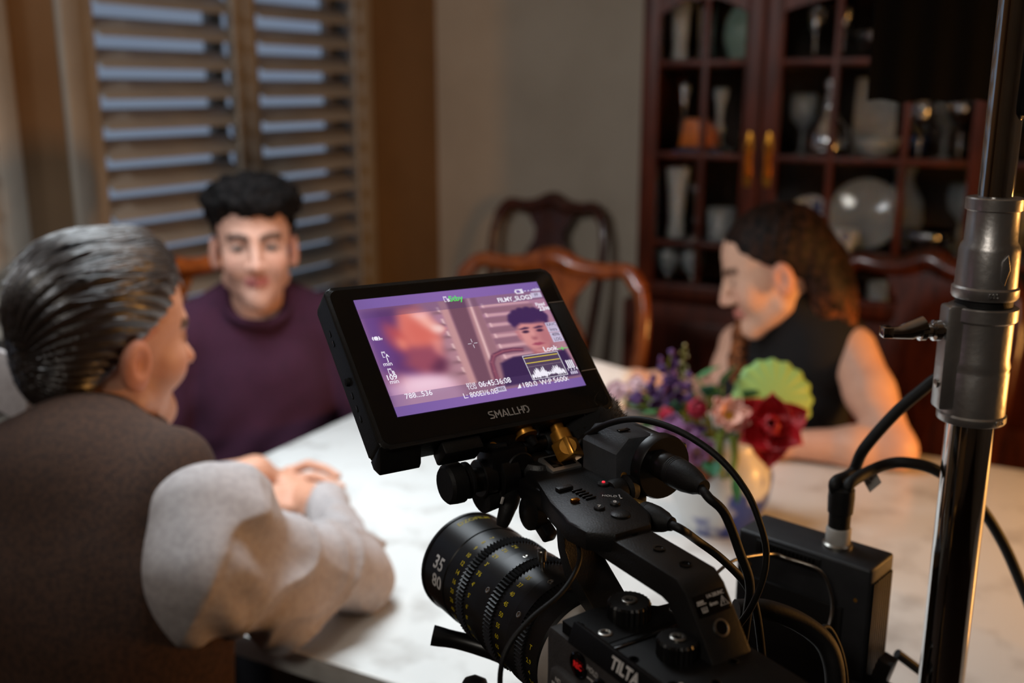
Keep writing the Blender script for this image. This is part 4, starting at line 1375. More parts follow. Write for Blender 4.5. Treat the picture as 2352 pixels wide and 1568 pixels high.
st('06:45:36:08', .528, .854, .0062, bold=.00006, sx=.90); st('L: 800EI/6.0E', .432, .926, .0056, sx=.92)
sbox(.545, .916, .0075, .0042, 'scr_grey'); st('800', .545, .916, .0034, 'scr_dark')
st('180.0', .700, .917, .0058); st('W:P', .792, .918, .0058); st('5600', .872, .917, .0058); st('K', .913, .919, .0042)
b = MB(); b.prism([(-.0016, -.0016), (.0016, -.0016), (.0016, .002)], 0, .00001, sf(.640, .917)); b.build('shutter_mark', M['scr_white'], scr, False)
st('1 2 3 4', .968, .842, .0036, sx=.9)
for k in range(4):
    sbox(.952 + k * .0105, .795, .0010, .0070 - .0004 * (k % 2), 'scr_white', name='level_bar'); sbox(.952 + k * .0105, .874, .0012, .0024, 'scr_grey', name='level_box')
# cards A and B, hand icon, battery, cross hair
def icon(lines, u_, v_, sc, th, name):
    return stroke_glyphs([[(x * sc, y * sc) for x, y in l] for l in lines], th, sf(u_, v_), name, 'scr_white', scr)
card = [[(-.5, .9), (-.5, -.9), (.0, -.9)], [(-.5, .9), (-.2, .9), (-.2, .6), (.1, .6), (.1, .9), (.4, .9), (.4, .2)]]
for u_, v_, ch in ((.046, .492, 'A'), (.045, .636, 'B'), (.458, .077, 'B')):
    icon(card, u_, v_, .0024, .0003, 'card_icon'); st(ch, u_ + .013, v_ + .013, .0036, bold=.0001)
icon([[(-.6, .2), (-.2, .5), (.3, .5), (.6, 0), (.2, -.6), (-.4, -.5), (-.6, .2)], [(-1, .5), (-1.2, 0), (-1, -.5)], [(1, .5), (1.2, 0), (1, -.5)], [(-.2, .2), (.3, .1)], [(-.3, -.1), (.3, -.2)]], .038, .350, .0022, .0007, 'shake_icon')
st('OFF', .056, .362, .0022)
icon([[(-.9, .5), (.9, .5), (.9, -.5), (-.9, -.5), (-.9, .5)], [(-1.15, .2), (-1.15, -.2)], [(.2, .5), (.5, -.5)], [(.55, .4), (.75, -.4)]], .874, .079, .0032, .0006, 'battery_icon')
icon([[(-1, 0), (-.3, 0)], [(.3, 0), (1, 0)], [(0, 1), (0, .3)], [(0, -1), (0, -.3)]], .5, .498, .0037, .00022, 'cross_hair')
# waveform box
sbox(.828, .776, .0302, .0202, 'scr_dark', .00030, 'waveform_panel')
icon([[(-1.51, 1.01), (1.51, 1.01), (1.51, -1.01), (-1.51, -1.01), (-1.51, 1.01)]], .828, .776, .0100, .00028, 'waveform_frame')
sbox(.828, .690, .0290, .0006, 'scr_yellow', .00042, 'waveform_line'); sbox(.828, .736, .0290, .0006, 'scr_yellow', .00042, 'waveform_line'); sbox(.828, .768, .0290, .0002, 'scr_line', .0004, 'waveform_line')
b = MB()
xs = np.linspace(-.0142, .0142, 70)
top = -.0075 + .0045 * np.exp(-((xs + .008) / .003) ** 2) + .0048 * np.exp(-((xs + .003) / .0018) ** 2) + .0036 * np.exp(-((xs - .008) / .004) ** 2) + .0012 * np.sin(xs * 4200) + .0010 * rng.standard_normal(70) + .0016
bot = -.0088 + .0008 * rng.standard_normal(70) + .0014 * np.exp(-((xs - .004) / .006) ** 2)
b.prism([(x, y) for x, y in zip(xs, bot)] + [(x, y) for x, y in zip(xs[::-1], np.maximum(top, bot + .0006)[::-1])], 0, .00001, sf(.828, .776, .00045)); b.build('waveform_trace', M['scr_white'], scr, False)

# ================================================================== tilting bracket between handle and monitor
brk = thing('monitor_bracket', 'black tilting bracket with wing screws joining monitor and camera handle', 'bracket', rig(0, .07, .10), RYAW)
# local rig axes, origin at (0, .07, .10)
def cylb(p, q, r, name, m='blackmetal', par=None, n=24, extra=None):
    p = Vector(p); q = Vector(q); d_ = q - p
    prof = extra or [(r * .92, 0), (r, .0008), (r, d_.length - .0008), (r * .92, d_.length)]
    b = MB(); b.lathe(prof, p, d_, n); return b.build(name, M[m], par or brk, True, 35)
cylb((-.046, .0, .000), (.036, .0, -.002), .0085, 'cross_rod')
cylb((-.058, .0, .001), (-.040, .0, .001), .0140, 'end_knob', 'blackrubber', extra=[(.0118, 0), (.0138, .002), (.0142, .006), (.0142, .0115), (.0115, .013), (.0115, .016), (.0128, .0165), (.0128, .018)])
cylb((-.032, .0, .000), (-.022, .0, .000), .0135, 'clamp_ring')
cylb((-.020, .0, .000), (-.006, .0, .000), .0165, 'clamp_ring')
cylb((.006, .0, -.001), (.022, .0, -.001), .0135, 'clamp_ring')
b = MB(); b.box((-.012, .001, .010), (.030, .024, .024), None, .004); b.build('clamp_block', M['blackmetal'], brk)
cylb((-.004, -.012, .006), (-.004, -.002, .006), .0115, 'pivot_disc')
b = MB(); b.box((-.010, .008, .030), (.026, .018, .030), Matrix.Rotation(math.radians(-20), 3, 'X'), .003); b.build('tilt_arm', M['blackmetal'], brk)
b = MB(); b.box((-.008, .016, .044), (.034, .020, .010), Matrix.Rotation(math.radians(-44), 3, 'X'), .002); b.build('hot_shoe_plate', M['blackmetal'], brk)
def wing(c, ax, dirv, name='wing_screw'):
    c = Vector(c); ax = Vector(ax).normalized(); dv = Vector(dirv).normalized()
    b = MB()
    b.lathe([(.0052, 0), (.0052, .006), (.0044, .007), (.0001, .007)], c, ax, 20)
    for sg in (-1, 1):
        b.tube([c + ax * .004, c + ax * .005 + dv * sg * .007, c + ax * .006 + dv * sg * .0105], [.0042, .0034, .0028], 10)
    o = b.build(name, M['blackrubber'], brk, True, 40)
    s = MB(); s.lathe([(.0032, 0), (.0032, .0006), (.0016, .0006), (.0014, .0002), (.0001, .0002)], c + ax * .0070, ax, 18)
    s.build('screw_head', M['gold'], o)
    return o
wing((.004, -.001, .0270), (.25, -.85, .45), (-.35, .35, .95))
wing((-.021, .002, .0195), (-.15, -.85, .5), (-.95, .1, .1))
cylb((.004, -.001, .016), (.030, -.002, .018), .0050, 'lock_lever')
cylb((.022, -.001, .0175), (.034, -.002, .0185), .0068, 'lock_lever_knob', 'blackrubber')
b = MB(); b.tube(smooth_path([(-.012, -.004, -.008), (-.012, -.008, -.018), (-.015, -.010, -.024), (-.019, -.010, -.034)], 4), [.011, .0105, .010, .009, .008, .007, .0065, .006, .0058, .0055, .0052, .0048, .0040], 12); b.build('clamp_lever', M['blackrubber'], brk)
b = MB(); b.lathe([(.0115, 0), (.0115, .010), (.009, .012)], (-.030, .0, -.014), (1, .1, .1), 20); b.build('lower_knob', M['blackrubber'], brk)
b = MB(); b.lathe([(.0032, 0), (.0032, .0008), (.0001, .0010)], (-.001, -.0165, -.006), (.1, -.9, .2), 16); b.build('screw_head', M['steel'], brk)
b = MB(); b.box((-.0200, -.0125, -.0140), (.002, .001, .005), Matrix.Rotation(.3, 3, 'Y'), .0003); b.build('index_mark', M['white_ink'], brk)
b = MB(); b.box((.010, -.040, -.006), (.040, .050, .016), None, .004); b.build('handle_clamp', M['blackmetal'], brk)

# ---- gold connector under the monitor with its thin cable
bc = thing('coaxial_connector', 'gold right-angle coaxial plug screwed into the underside of the monitor', 'connector', mon.matrix_basis @ Vector((.045, .012, ZB)))
bc.rotation_euler = MR.to_euler(); bc.scale = (1.25, 1.25, 1.25)
b = MB(); b.lathe([(.0040, .0), (.0040, -.004), (.0058, -.0045), (.0060, -.0105), (.0048, -.0115)], (0, 0, 0), (0, 0, 1), 28); b.build('collar', M['gold'], bc)
b = MB(); b.box((0, -.0005, -.0165), (.0125, .0115, .0120), Matrix.Rotation(.5, 3, 'Z'), .0012); b.build('elbow_block', M['gold'], bc)
b = MB(); b.lathe([(.0048, 0), (.0048, .0004), (.0001, .0006)], (-.0028, -.0062, -.0165), (-.48, -.88, 0), 20); b.build('elbow_cap', M['gold'], bc)
b = MB(); b.lathe([(.0052, 0), (.0050, -.0035), (.0064, -.0038), (.0064, -.0048), (.0046, -.005)], (-.022, -.001, .001), (0, 0, 1), 24); b.build('spare_socket', M['gold'], bc)
b = MB(); b.lathe([(.0050, 0), (.0050, -.0030), (.0040, -.0032)], (.0215, -.001, .001), (0, 0, 1), 24); b.build('spare_socket', M['gold'], bc)

# ================================================================== microphone, its holder and plugs
def fuzzy(name, p, q, r, par, seed=3, count=4200, length=.0045):
    p = Vector(p); q = Vector(q); ax = (q - p).normalized(); L = (q - p).length
    b = MB()
    prof = [(.001, -.0)] + [(r * math.sin(math.pi / 2 * k / 5), r * (1 - math.cos(math.pi / 2 * k / 5))) for k in range(1, 6)] + [(r, L - r)] + [(r * math.cos(math.pi / 2 * k / 5), L - r + r * math.sin(math.pi / 2 * k / 5)) for k in range(1, 5)] + [(.001, L)]
    b.lathe(prof, p, ax, 28)
    o = b.build(name, M['fur'], par)
    # short hairs as thin triangles: nobody could count them
    R_ = np.random.default_rng(seed)
    a = ax.orthogonal().normalized(); c_ = ax.cross(a)
    V, Fc = [], []
    for k in range(count):
        t = R_.random() * (L - .004) + .002; th_ = R_.random() * 2 * math.pi
        rr = r if r < t < L - r else r * math.sqrt(max(.05, 1 - ((r - t) / r if t <= r else (t - L + r) / r) ** 2))
        n_ = a * math.cos(th_) + c_ * math.sin(th_)
        base = p + ax * t + n_ * (rr - .0006)
        tip = base + n_ * length * (.6 + .6 * R_.random()) + ax * R_.normal() * .0016 + n_.cross(ax) * R_.normal() * .0016
        side = n_.cross(ax) * .0004
        i = len(V)
        V += [base - side, base + side, tip]; Fc.append((i, i + 1, i + 2))
    me = bpy.data.meshes.new('fur'); me.from_pydata([tuple(v) for v in V], [], Fc)
    h_ = link('fur', me, M['fur'], par); h_['kind'] = 'stuff'
    return o
M['fur'] = mat('black_fur', lin(14, 13, 14), .9, col2=lin(9, 8, 9), scale=60, sheen=.25)
mic = thing('shotgun_microphone', 'black microphone in a furry windshield clamped beside the camera handle', 'microphone', rig(.070, .06, .118), RYAW)
fuzzy('windshield', (-.004, -.010, -.002), (-.008, .175, -.012), .0335, mic)
b = MB(); b.lathe([(.0105, 0), (.0105, .05)], (.004, -.066, .004), (0, 1, -.03), 24); b.build('barrel', M['blackmetal'], mic)
# holder
mh = thing('microphone_holder', 'black plastic microphone holder block with a round clamp ring', 'holder', rig(.066, .030, .113), RYAW)
b = MB(); b.prism([(-.026, -.016), (.014, -.020), (.024, -.012), (.026, .006), (.012, .018), (-.016, .020), (-.027, .010)], -.022, .018, Matrix(((1, 0, 0, 0), (0, 0, 1, 0), (0, 1, 0, 0), (0, 0, 0, 1))), .003); b.build('block', M['holder'] if 'holder' in M else M['blackplastic'], mh)
b = MB(); b.box((-.010, -.008, .0206), (.009, .004, .001), None, .0003); b.build('slot', M['blackgloss'], mh)
b = MB(); b.lathe([(.0135, 0), (.0215, 0), (.0225, .002), (.0225, .009), (.0205, .0105), (.0135, .0105)], (.004, -.036, -.001), (0, 1, 0), 40); b.build('clamp_ring', M['blackmetal'], mh)
b = MB(); b.lathe([(.0024, 0), (.0024, .0012), (.0001, .0018)], (-.020, -.0215, -.006), (0, -1, .1), 14); b.build('ring_screw', M['gold'], mh)
b = MB(); b.box((.028, -.022, .004), (.008, .010, .010), None, .002); b.build('latch', M['blackplastic'], mh)
b = MB(); b.box((-.026, -.002, -.022), (.026, .034, .010), None, .003); b.build('mount_foot', M['blackplastic'], mh)
b = MB(); b.box((-.012, -.024, -.024), (.014, .012, .010), None, .002); b.build('foot_block', M['blackmetal'], mh)


def xlr(name, label, p, q, cable, r=.0098, ringm='blackmetal', r_c=.0031, group=None):
    """plug from p (socket side) to q (cable side), then the cable"""
    p = Vector(p); q = Vector(q); L = (q - p).length
    root = thing(name, label, 'cable', p, 0, group)
    d_ = (q - p).normalized()
    b = MB(); b.lathe([(r * .95, 0), (r, .001), (r, L * .34), (r * .93, L * .36)], (0, 0, 0), d_, 28); b.build('plug_shell', M[ringm], root, True, 35)
    b = MB(); b.lathe([(r * .90, L * .35), (r * 1.02, L * .38), (r * 1.04, L * .50), (r * .98, L * .66), (r * .78, L * .84), (r * .58, L * .93), (r * .52, L), (r * .36, L)], (0, 0, 0), d_, 24); b.build('strain_relief', M['blackrubber'], root, True, 35)
    for k in range(3):
        b = MB(); b.lathe([(r * 1.01, 0), (r * 1.06, .0006), (r * 1.06, .0014), (r * 1.01, .002)], d_ * (L * (.36 + .035 * k)), d_, 24); b.build('relief_rib', M['blackrubber'], root, True, 35)
    path = smooth_path([q - d_ * .004 - p] + [Vector(c) - p for c in cable], 8)
    b = MB(); b.tube(path, r_c, 12); b.build('cord', M['blackrubber'], root)
    return root


xlr('microphone_cable', 'thick black cable plugged into the back of the microphone', rig(.066, -.002, .1165), rig(.063, -.052, .1150),
    [rig(.060, -.060, .1120), at(1665, 1180, .60), at(1700, 1270, .60), at(1722, 1340, .605), at(1715, 1420, .62), at(1690, 1600, .64)], r=.0098)
M['brassblack'] = mat('dark_brass_shell', lin(150, 112, 40), 0.30, 0.6, col2=lin(128, 94, 30), scale=60)
xlr('handle_cable', 'black cable with a brassy plug in the right side of the camera handle', rig(.030, -.018, .0950), rig(.034, -.056, .0985),
    [rig(.036, -.064, .0970), at(1600, 1240, .615), at(1660, 1285, .62), at(1715, 1345, .63), at(1740, 1420, .64), at(1760, 1600, .66)], r=.0085, ringm='brassblack', r_c=.0028)
b = MB(); b.lathe([(.0075, 0), (.0085, .003), (.0085, .010), (.0060, .012), (.0095, .014), (.0085, .019), (.0001, .020)], rig(.030, .002, .100), RX, 20)
setp(b.build('thumb_screw', M['blackrubber']), 'small black thumb screw under the microphone holder', 'screw')


def cable(name, label, pts_, r, m='blackrubber', group=None, per=10):
    b = MB(); b.tube(smooth_path(pts_, per), r, 10)
    return setp(b.build(name, M[m]), label, 'cable', group)


bend = mon.matrix_basis @ Vector((.045, .012, ZB - .004))
cable('video_cable', 'thin black video cable looping from the monitor over the microphone', [bend + MR @ Vector((.006, .002, -.0165)), at(1345, 1002, .685), at(1400, 972, .66), at(1470, 963, .645), at(1560, 990, .625), at(1650, 1050, .61), at(1715, 1130, .60),
      at(1748, 1210, .595), at(1760, 1270, .595), at(1752, 1330, .595), at(1725, 1395, .60), at(1690, 1445, .605)], .0022)
cable('coiled_lead', 'thin black lead hanging from the bracket beside the handle to the lens', [rig(-.008, .062, .094), at(1232, 1125, .650), at(1285, 1185, .620), at(1322, 1235, .598), at(1330, 1290, .582), at(1292, 1358, .560), at(1220, 1420, .545), at(1170, 1480, .535), at(1150, 1540, .53), at(1150, 1620, .53)], .0016)
cable('steel_tether', 'thin wire tether looped across the front of the black power box', [at(1640, 1320, .70), at(1690, 1285, .735), at(1770, 1272, .775), at(1810, 1283, .775), at(1880, 1308, .765), at(1905, 1350, .765), at(1912, 1400, .765), at(1900, 1450, .76)], .0013, 'steel')
cable('side_lead', 'black lead bending round the rear leg of the handle', [rig(.012, -.140, .045), rig(-.006, -.162, .056), rig(-.020, -.156, .058), rig(-.036, -.150, .060)], .0020)
cable('hose_lead', 'thick black lead arching behind the rear leg of the camera handle', [at(1690, 1400, .66), at(1760, 1400, .665), at(1830, 1425, .67), at(1890, 1470, .67), at(1915, 1530, .665), at(1920, 1620, .66)], .0075)
cable('loose_lead', 'thin black lead falling past the right of the hose', [at(1870, 1455, .69), at(1900, 1440, .70), at(1925, 1480, .70), at(1940, 1540, .695), at(1945, 1620, .69)], .0022)
b = MB(); b.lathe([(.0028, 0), (.0030, .001), (.0030, .016), (.0020, .018)], rig(-.040, -.150, .061), (.35, -.75, -.25), 14)
setp(b.build('ferrite_tip', M['tag_white']), 'small white lead tip lying beside the foot of the handle', 'connector')
cable('rear_lead', 'short black lead slipping down behind the handle leg', [rig(.012, -.138, .048), at(1760, 1520, .60), at(1800, 1570, .60), at(1830, 1620, .60)], .0020)

# ================================================================== light stand, power box, black cloth
PX, PY = at(2236, 900, .760).x, .760
stand = thing('light_stand', 'chrome light stand with clamp collars at the right edge of the picture', 'light stand', (PX, PY, 0))
def pz(py): return at(2236, py, PY).z
zc1, zc2 = pz(700), pz(452)
zl = pz(962)
b = MB(); b.lathe([(.0178, .30), (.0178, zl + .03)], n=48); b.build('lower_tube', M['chrome'], stand)
b = MB(); b.lathe([(.0150, zl - .02), (.0150, zc1 + .04)], n=40); b.build('middle_tube', M['chrome'], stand)
b = MB(); b.lathe([(.0124, zc1), (.0124, 2.10)], n=40); b.build('upper_tube', M['chrome'], stand)
H1 = zc1 - zl
b = MB(); b.lathe([(.0185, 0), (.0245, 0), (.0252, .001), (.0252, .0055), (.0238, .0070), (.0238, H1 * .44), (.0232, H1 * .46), (.0240, H1 * .49), (.0228, H1 * .55), (.0228, H1 - .012), (.0250, H1 - .010), (.0250, H1 - .001), (.0236, H1), (.015, H1)], (0, 0, zl), n=56)
col1 = b.build('lower_collar', M['castmetal'], stand, True, 35)
H2 = zc2 - zc1 - .006
b = MB(); b.lathe([(.014, 0), (.0226, 0), (.0238, .002), (.0238, .008), (.0220, .0095), (.0215, H2 * .48), (.0205, H2 * .53), (.0186, H2 * .57), (.0182, H2 - .010), (.0200, H2 - .009), (.0200, H2 - .001), (.0190, H2), (.012, H2)], (0, 0, zc1 + .006), n=56)
col2 = b.build('upper_collar', M['castmetal'], stand, True, 35)
b = MB(); b.lathe([(.0185, 0), (.0205, .001), (.0205, .006), (.0185, .007)], (0, 0, zc1 - .0005), n=40); b.build('rubber_gasket', M['blackrubber'], stand)
# clamping lug and T-handle to the left
b = MB(); b.box((-.0235, -.004, H1 / 2 + .006 + zl), (.016, .017, H1 * .90), None, .003); b.build('clamp_lug', M['castmetal'], col1)
ta = Vector((-.90, -.10, .0)).normalized()
tc_ = Vector((-.030, -.006, zl + H1 * .80))
b = MB(); b.lathe([(.0055, 0), (.0055, .004), (.0080, .0045), (.0080, .009), (.0052, .010), (.0060, .015), (.0075, .016), (.0075, .020), (.0050, .021)], tc_, ta, 28)
b.build('handle_screw', M['chrome'], col1)
b = MB(); b.tube([tc_ + ta * .020 + Vector((.004, 0, .0045)), tc_ + ta * .028, tc_ + ta * .036 + Vector((0, 0, -.0012)), tc_ + ta * .044 + Vector((0, 0, -.0008))], [.0072, .0068, .0048, .0046], 14); b.build('tee_handle', M['chrome'], col1)
b = MB(); b.box(tc_ + ta * .046, (.008, .011, .0085), None, .0012); b.build('handle_tip', M['chrome'], col1)
b = MB(); b.lathe([(.0035, 0), (.0035, .003), (.0001, .004)], (-.0300, -.006, zl + H1 * .34), (-1, 0, 0), 14); b.build('lug_bolt', M['steel'], col1)
b = MB(); b.prism([(-.0030, .008), (.0010, .013), (.0035, .002), (.0005, -.010), (-.0030, -.006)], 0, .0012, frame_m((.003, -.0216, zc1 + .006 + H2 * .30), (1, 0, 0), (0, 0, 1)), .0004); b.build('cast_arrow', M['castmetal'], col2)
text('cast_lettering', '035', .0055, frame_m((.012, -.0222, zl + .0036), (.88, .47, 0), (0, 0, 1)), M['castmetal'], col1, ext=.0006)
text('cast_lettering', '085', .0055, frame_m((-.004, -.0240, zc1 + .0108), (1, 0, 0), (0, 0, 1)), M['castmetal'], col2, ext=.0006)
# legs
for k in range(3):
    a = math.radians(30 + 120 * k)
    MB().tube([(.016 * math.cos(a), .016 * math.sin(a), .36), (.20 * math.cos(a), .20 * math.sin(a), .10), (.36 * math.cos(a), .36 * math.sin(a), .012)], [.011, .011, .011], 10).build('leg', M['chrome'], stand)
b = MB(); b.lathe([(.02, .30), (.026, .31), (.026, .39), (.02, .40)], n=30); b.build('leg_hub', M['castmetal'], stand)
# black grip head beyond the top right of the frame
b = MB(); b.box((.024, .004, pz(60)), (.030, .05, .13), Matrix.Rotation(.06, 3, 'Y'), .008); gh = b.build('grip_head', M['blackmetal'], stand)
b = MB(); b.lathe([(.016, 0), (.018, .004), (.018, .02), (.012, .026)], (.036, 0, pz(110)), (1, 0, 0), 24); b.build('grip_knob', M['blackrubber'], gh)

# ---- power box clamped to the stand
BA = math.radians(-45)
bx = at(1752, 1180, .905)
box_top = 1.073
pb = thing('power_box', 'black metal power supply box with side fins clamped beside the chrome stand', 'power supply', (0, 0, 0))
# corner frame: e1 along the long side towards the right and viewer, e2 towards the left and viewer
e1 = Vector((.735, -.678, 0)); e2 = Vector((-.70, -.714, 0)).normalized()
c0 = at(1757, 1178, .905)
scl = (box_top - CAM_H) / (c0.z - CAM_H); c0 = Vector((0, 0, CAM_H)) + (c0 - Vector((0, 0, CAM_H))) * scl
LB, DB, HB = .122, .046, .150
ctr = c0 + e1 * LB / 2 + e2 * DB / 2 - Vector((0, 0, HB / 2))
pb.location = ctr - Vector((0, 0, HB / 2)); pb.rotation_euler = (0, 0, math.atan2(e1.y, e1.x))
# local: x along e1, y = -e2 side
b = MB(); b.box((0, 0, HB / 2), (LB, DB, HB), None, .003, 3); shell = b.build('shell', M['boxblack'] if 'boxblack' in M else M['blackplastic'], pb)
for k in range(9):
    b = MB(); b.box((LB / 2 + .0008, -DB / 2 + .006 + k * (DB - .012) / 8, HB * .52), (.0022, .0022, HB * .78), None, .0004); b.build('cooling_fin', M['blackmetal'], shell)
b = MB(); b.box((-.012, -DB / 2 - .0006, HB - .010), (.060, .0016, .012), None, .0005); b.build('vent_panel', M['blackrubber'], shell)
for k in range(14):
    b = MB(); b.box((-.036 + k * .0037, -DB / 2 - .0016, HB - .010), (.0016, .0012, .009)); b.build('vent_rib', M['blackgloss'], shell)
b = MB(); b.box((-.002, -DB / 2 - .001, HB * .44), (.085, .003, .088), None, .001); b.build('front_panel', M['blackplastic'], shell)
cp = Vector((.020, .002, HB))
b = MB(); b.lathe([(.0125, 0), (.0125, .003), (.0108, .0045)], cp, (0, 0, 1), 28); b.build('socket_flange', M['steel'], shell)
b = MB(); b.lathe([(.0098, .004), (.0104, .0065), (.0104, .0165), (.0094, .018)], cp, (0, 0, 1), 28); b.build('socket_collar', M['tag_white'], shell)
for sx, sy in ((-.048, -.0175), (.050, -.0175)):
    b = MB(); b.lathe([(.0018, 0), (.0016, .0008), (.0001, .0008)], (sx, -DB / 2 + .0005, HB * .80), (0, -1, 0), 12); b.build('case_screw', M['gold'], shell)
# clamp to the stand
b = MB(); b.box((LB / 2 + .010, -.016, .030), (.040, .022, .040), None, .004); b.build('stand_clamp', M['blackmetal'], pb)
b = MB(); b.lathe([(.012, 0), (.013, .003), (.013, .008), (.001, .009)], (LB / 2 + .014, -.028, .022), (.3, -1, 0), 26); b.build('clamp_disc', M['grey_ink'], pb)
b = MB(); b.box((LB / 2 + .012, -.010, .058), (.012, .016, .028), Matrix.Rotation(.25, 3, 'Y'), .001); b.build('clamp_lever', M['blackmetal'], pb)

R3 = Matrix.Rotation(math.atan2(e1.y, e1.x), 3, 'Z')
cw = pb.location + R3 @ cp
plug = thing('power_cable', 'thick black power cable rising from the power box behind the chrome stand', 'cable', cw + Vector((0, 0, .0182)))
b = MB(); b.lathe([(.0090, 0), (.0092, .012), (.0104, .013), (.0110, .026), (.0106, .034), (.0080, .036)], n=24); b.build('plug_shell', M['blackrubber'], plug)
def cordp(name, pts_, r):
    b = MB(); b.tube(smooth_path(pts_, 10), r, 12); return b.build(name, M['blackrubber'], plug)
o0 = plug.location
cordp('cord', [Vector((-.005, 0, .028)), Vector((-.006, 0, .040)), at(1958, 1085, .838) - o0, at(1985, 1030, .835) - o0, at(2060, 945, .83) - o0, at(2130, 885, .825) - o0, at(2190, 830, .83) - o0, at(2240, 700, .86) - o0], .0050)
cord2 = thing('signal_cable', 'second black cable with a white tag curving behind the chrome stand', 'cable', at(1990, 1105, .835))
o1 = cord2.location
b = MB(); b.tube(smooth_path([plug.location + Vector((.005, -.002, .026)) - o1, plug.location + Vector((.006, -.002, .040)) - o1, at(2030, 1068, .83) - o1, at(2090, 1063, .83) - o1, at(2160, 1085, .83) - o1, at(2240, 1150, .84) - o1, at(2300, 1240, .85) - o1, at(2345, 1340, .86) - o1, at(2400, 1480, .88) - o1], 8), .0050, 12); b.build('cord', M['blackrubber'], cord2)
tg = frame_m(at(1998, 1098, .822) - o1, (.75, 0, .55), (-.3, 0, 1))
b = MB(); b.prism([(-.007, -.011), (.006, -.009), (.008, .010), (-.005, .009)], 0, .0006, tg); b.build('cable_tag', M['tag_white'], cord2, False)
text('tag_lettering', 'VZP', .0070, frame_m(at(1998, 1098, .8212) - o1, (.12, 0, 1), (-1, 0, .12)) , M['blackrubber'], cord2, sx=1.0)
cable('pole_lead', 'black lead running away to the right behind the foot of the chrome stand', [at(2060, 1500, .80), at(2100, 1530, .80), at(2140, 1560, .80), at(2200, 1610, .80)], .0042)

# ---- black cloth cutter hanging from above
M['netcloth'] = mat('black_net_cloth', lin(5, 5, 6), .9, col2=lin(3, 3, 4), scale=120, bump=.2, bump_scale=500, alpha=.97, spec=.1)
fl = thing('black_cloth_flag', 'black cloth light flag hanging from above in front of the china cabinet', 'flag', (0, 0, 0))
fp = at(2136, 232, 1.42); fl.location = fp
b = MB()
Wf = (at(2282, 232, 1.42) - at(1996, 232, 1.42)).x
nx_, nz_ = 24, 20
V, Fc = [], []
for side in (0, 1):
    for j in range(nz_ + 1):
        for i in range(nx_ + 1):
            x = (i / nx_ - .5) * Wf; z = j / nz_ * .46
            y = .0012 * math.sin(i * .9) * (1 - j / nz_) + (.003 if side else 0)
            V.append((x, y, z + .002 * math.sin(i * .7)))
N_ = (nx_ + 1) * (nz_ + 1)
for side in (0, 1):
    for j in range(nz_):
        for i in range(nx_):
            q = side * N_ + j * (nx_ + 1) + i
            f = (q, q + 1, q + nx_ + 2, q + nx_ + 1)
            Fc.append(f if not side else f[::-1])
for i in range(nx_):
    Fc += [(i, N_ + i, N_ + i + 1, i + 1)]
for j in range(nz_):
    a = j * (nx_ + 1); Fc += [(a, a + nx_ + 1, N_ + a + nx_ + 1, N_ + a)]
    a += nx_; Fc += [(a, N_ + a, N_ + a + nx_ + 1, a + nx_ + 1)]
b.add(V, Fc); b.build('cloth', M['netcloth'], fl)
MB().tube([(-Wf / 2, 0, .462), (Wf / 2, 0, .462)], .006, 10).build('top_rod', M['blackmetal'], fl)
MB().tube([(Wf / 2 - .01, 0, .462), Vector((PX, PY, fp.z + .46)) - fp], .007, 10).build('arm', M['chrome'], fl)

# ================================================================== people
def rot_head(az, pitch=0.0, roll=0.0):
    Rm = Matrix.Rotation(-az, 3, 'Z') @ Matrix.Rotation(-pitch, 3, 'X') @ Matrix.Rotation(roll, 3, 'Y')
    return np.array(Rm, np.float32)


def head_sdf(q, jaw=1.0, nose=1.0, fem=0.0):
    """q in head space: y to the face, z up, x to the person's right; origin between the ears at eye height"""
    a = q.copy(); a[:, 0] = np.abs(a[:, 0])
    d = S_ell(q, (0, -.014, .036), (.0745, .094, .083))
    d = smin(d, S_ell(q, (0, .036, -.014), (.0600, .0560, .088)), .030)
    d = smin(d, S_ell(q, (0, .030, .055), (.058, .052, .05)), .03)
    d = smin(d, S_cap(a, (0, .067, -.097), (.050 * jaw, .004, -.066), .0205, .019), .028)
    d = smin(d, S_sph(q, (0, .073, -.100), .0215 * jaw), .022)
    d = smin(d, S_ell(a, (.040, .058, -.026), (.024, .026, .030)), .02)
    d = smin(d, S_cap(a, (.008, .086, .026), (.038, .076, .028), .0105 - .003 * fem, .010 - .003 * fem), .014)
    d = smax(d, -S_ell(a, (.0325, .1005, .006), (.0185, .018, .0125)), .012)
    d = smin(d, S_ell(a, (.0325, .0760, .006), (.0150, .0125, .0125)), .006)
    if not fem:
        d = smax(d, -S_ell(a, (.0325, .0920, .0050), (.0128, .0100, .0050)), .0025)
    d = smin(d, S_chain(q, [(0, .089, .016), (0, .103, -.010), (0, .112 * nose + .002, -.030)], [.0075, .0085, .0105]), .010)
    d = smin(d, S_sph(a, (.0125, .099, -.033), .0085), .008)
    d = smin(d, S_cap(a, (0, .0945, -.0570), (.018, .0855, -.0600), .0062, .0035), .007)
    d = smin(d, S_cap(a, (0, .0940, -.0665), (.015, .0865, -.0640), .0070, .0040), .007)
    d = smax(d, -S_cap(a, (0, .1035, -.0618), (.022, .0915, -.0638), .0024, .0015), .004)
    d = smin(d, S_cap(q, (0, -.020, -.050), (0, -.045, -.175), .054 - .010 * fem, .058 - .012 * fem), .022)
    # ears
    e = S_ell(a, (.0815, -.013, -.012), (.0110, .0210, .0335))
    e = smax(e, -S_ell(a, (.0930, -.008, -.008), (.0080, .0110, .0190)), .004)
    e = smin(e, S_sph(a, (.0760, -.004, -.036), .0080), .008)
    d = smin(d, e, .006)
    return d


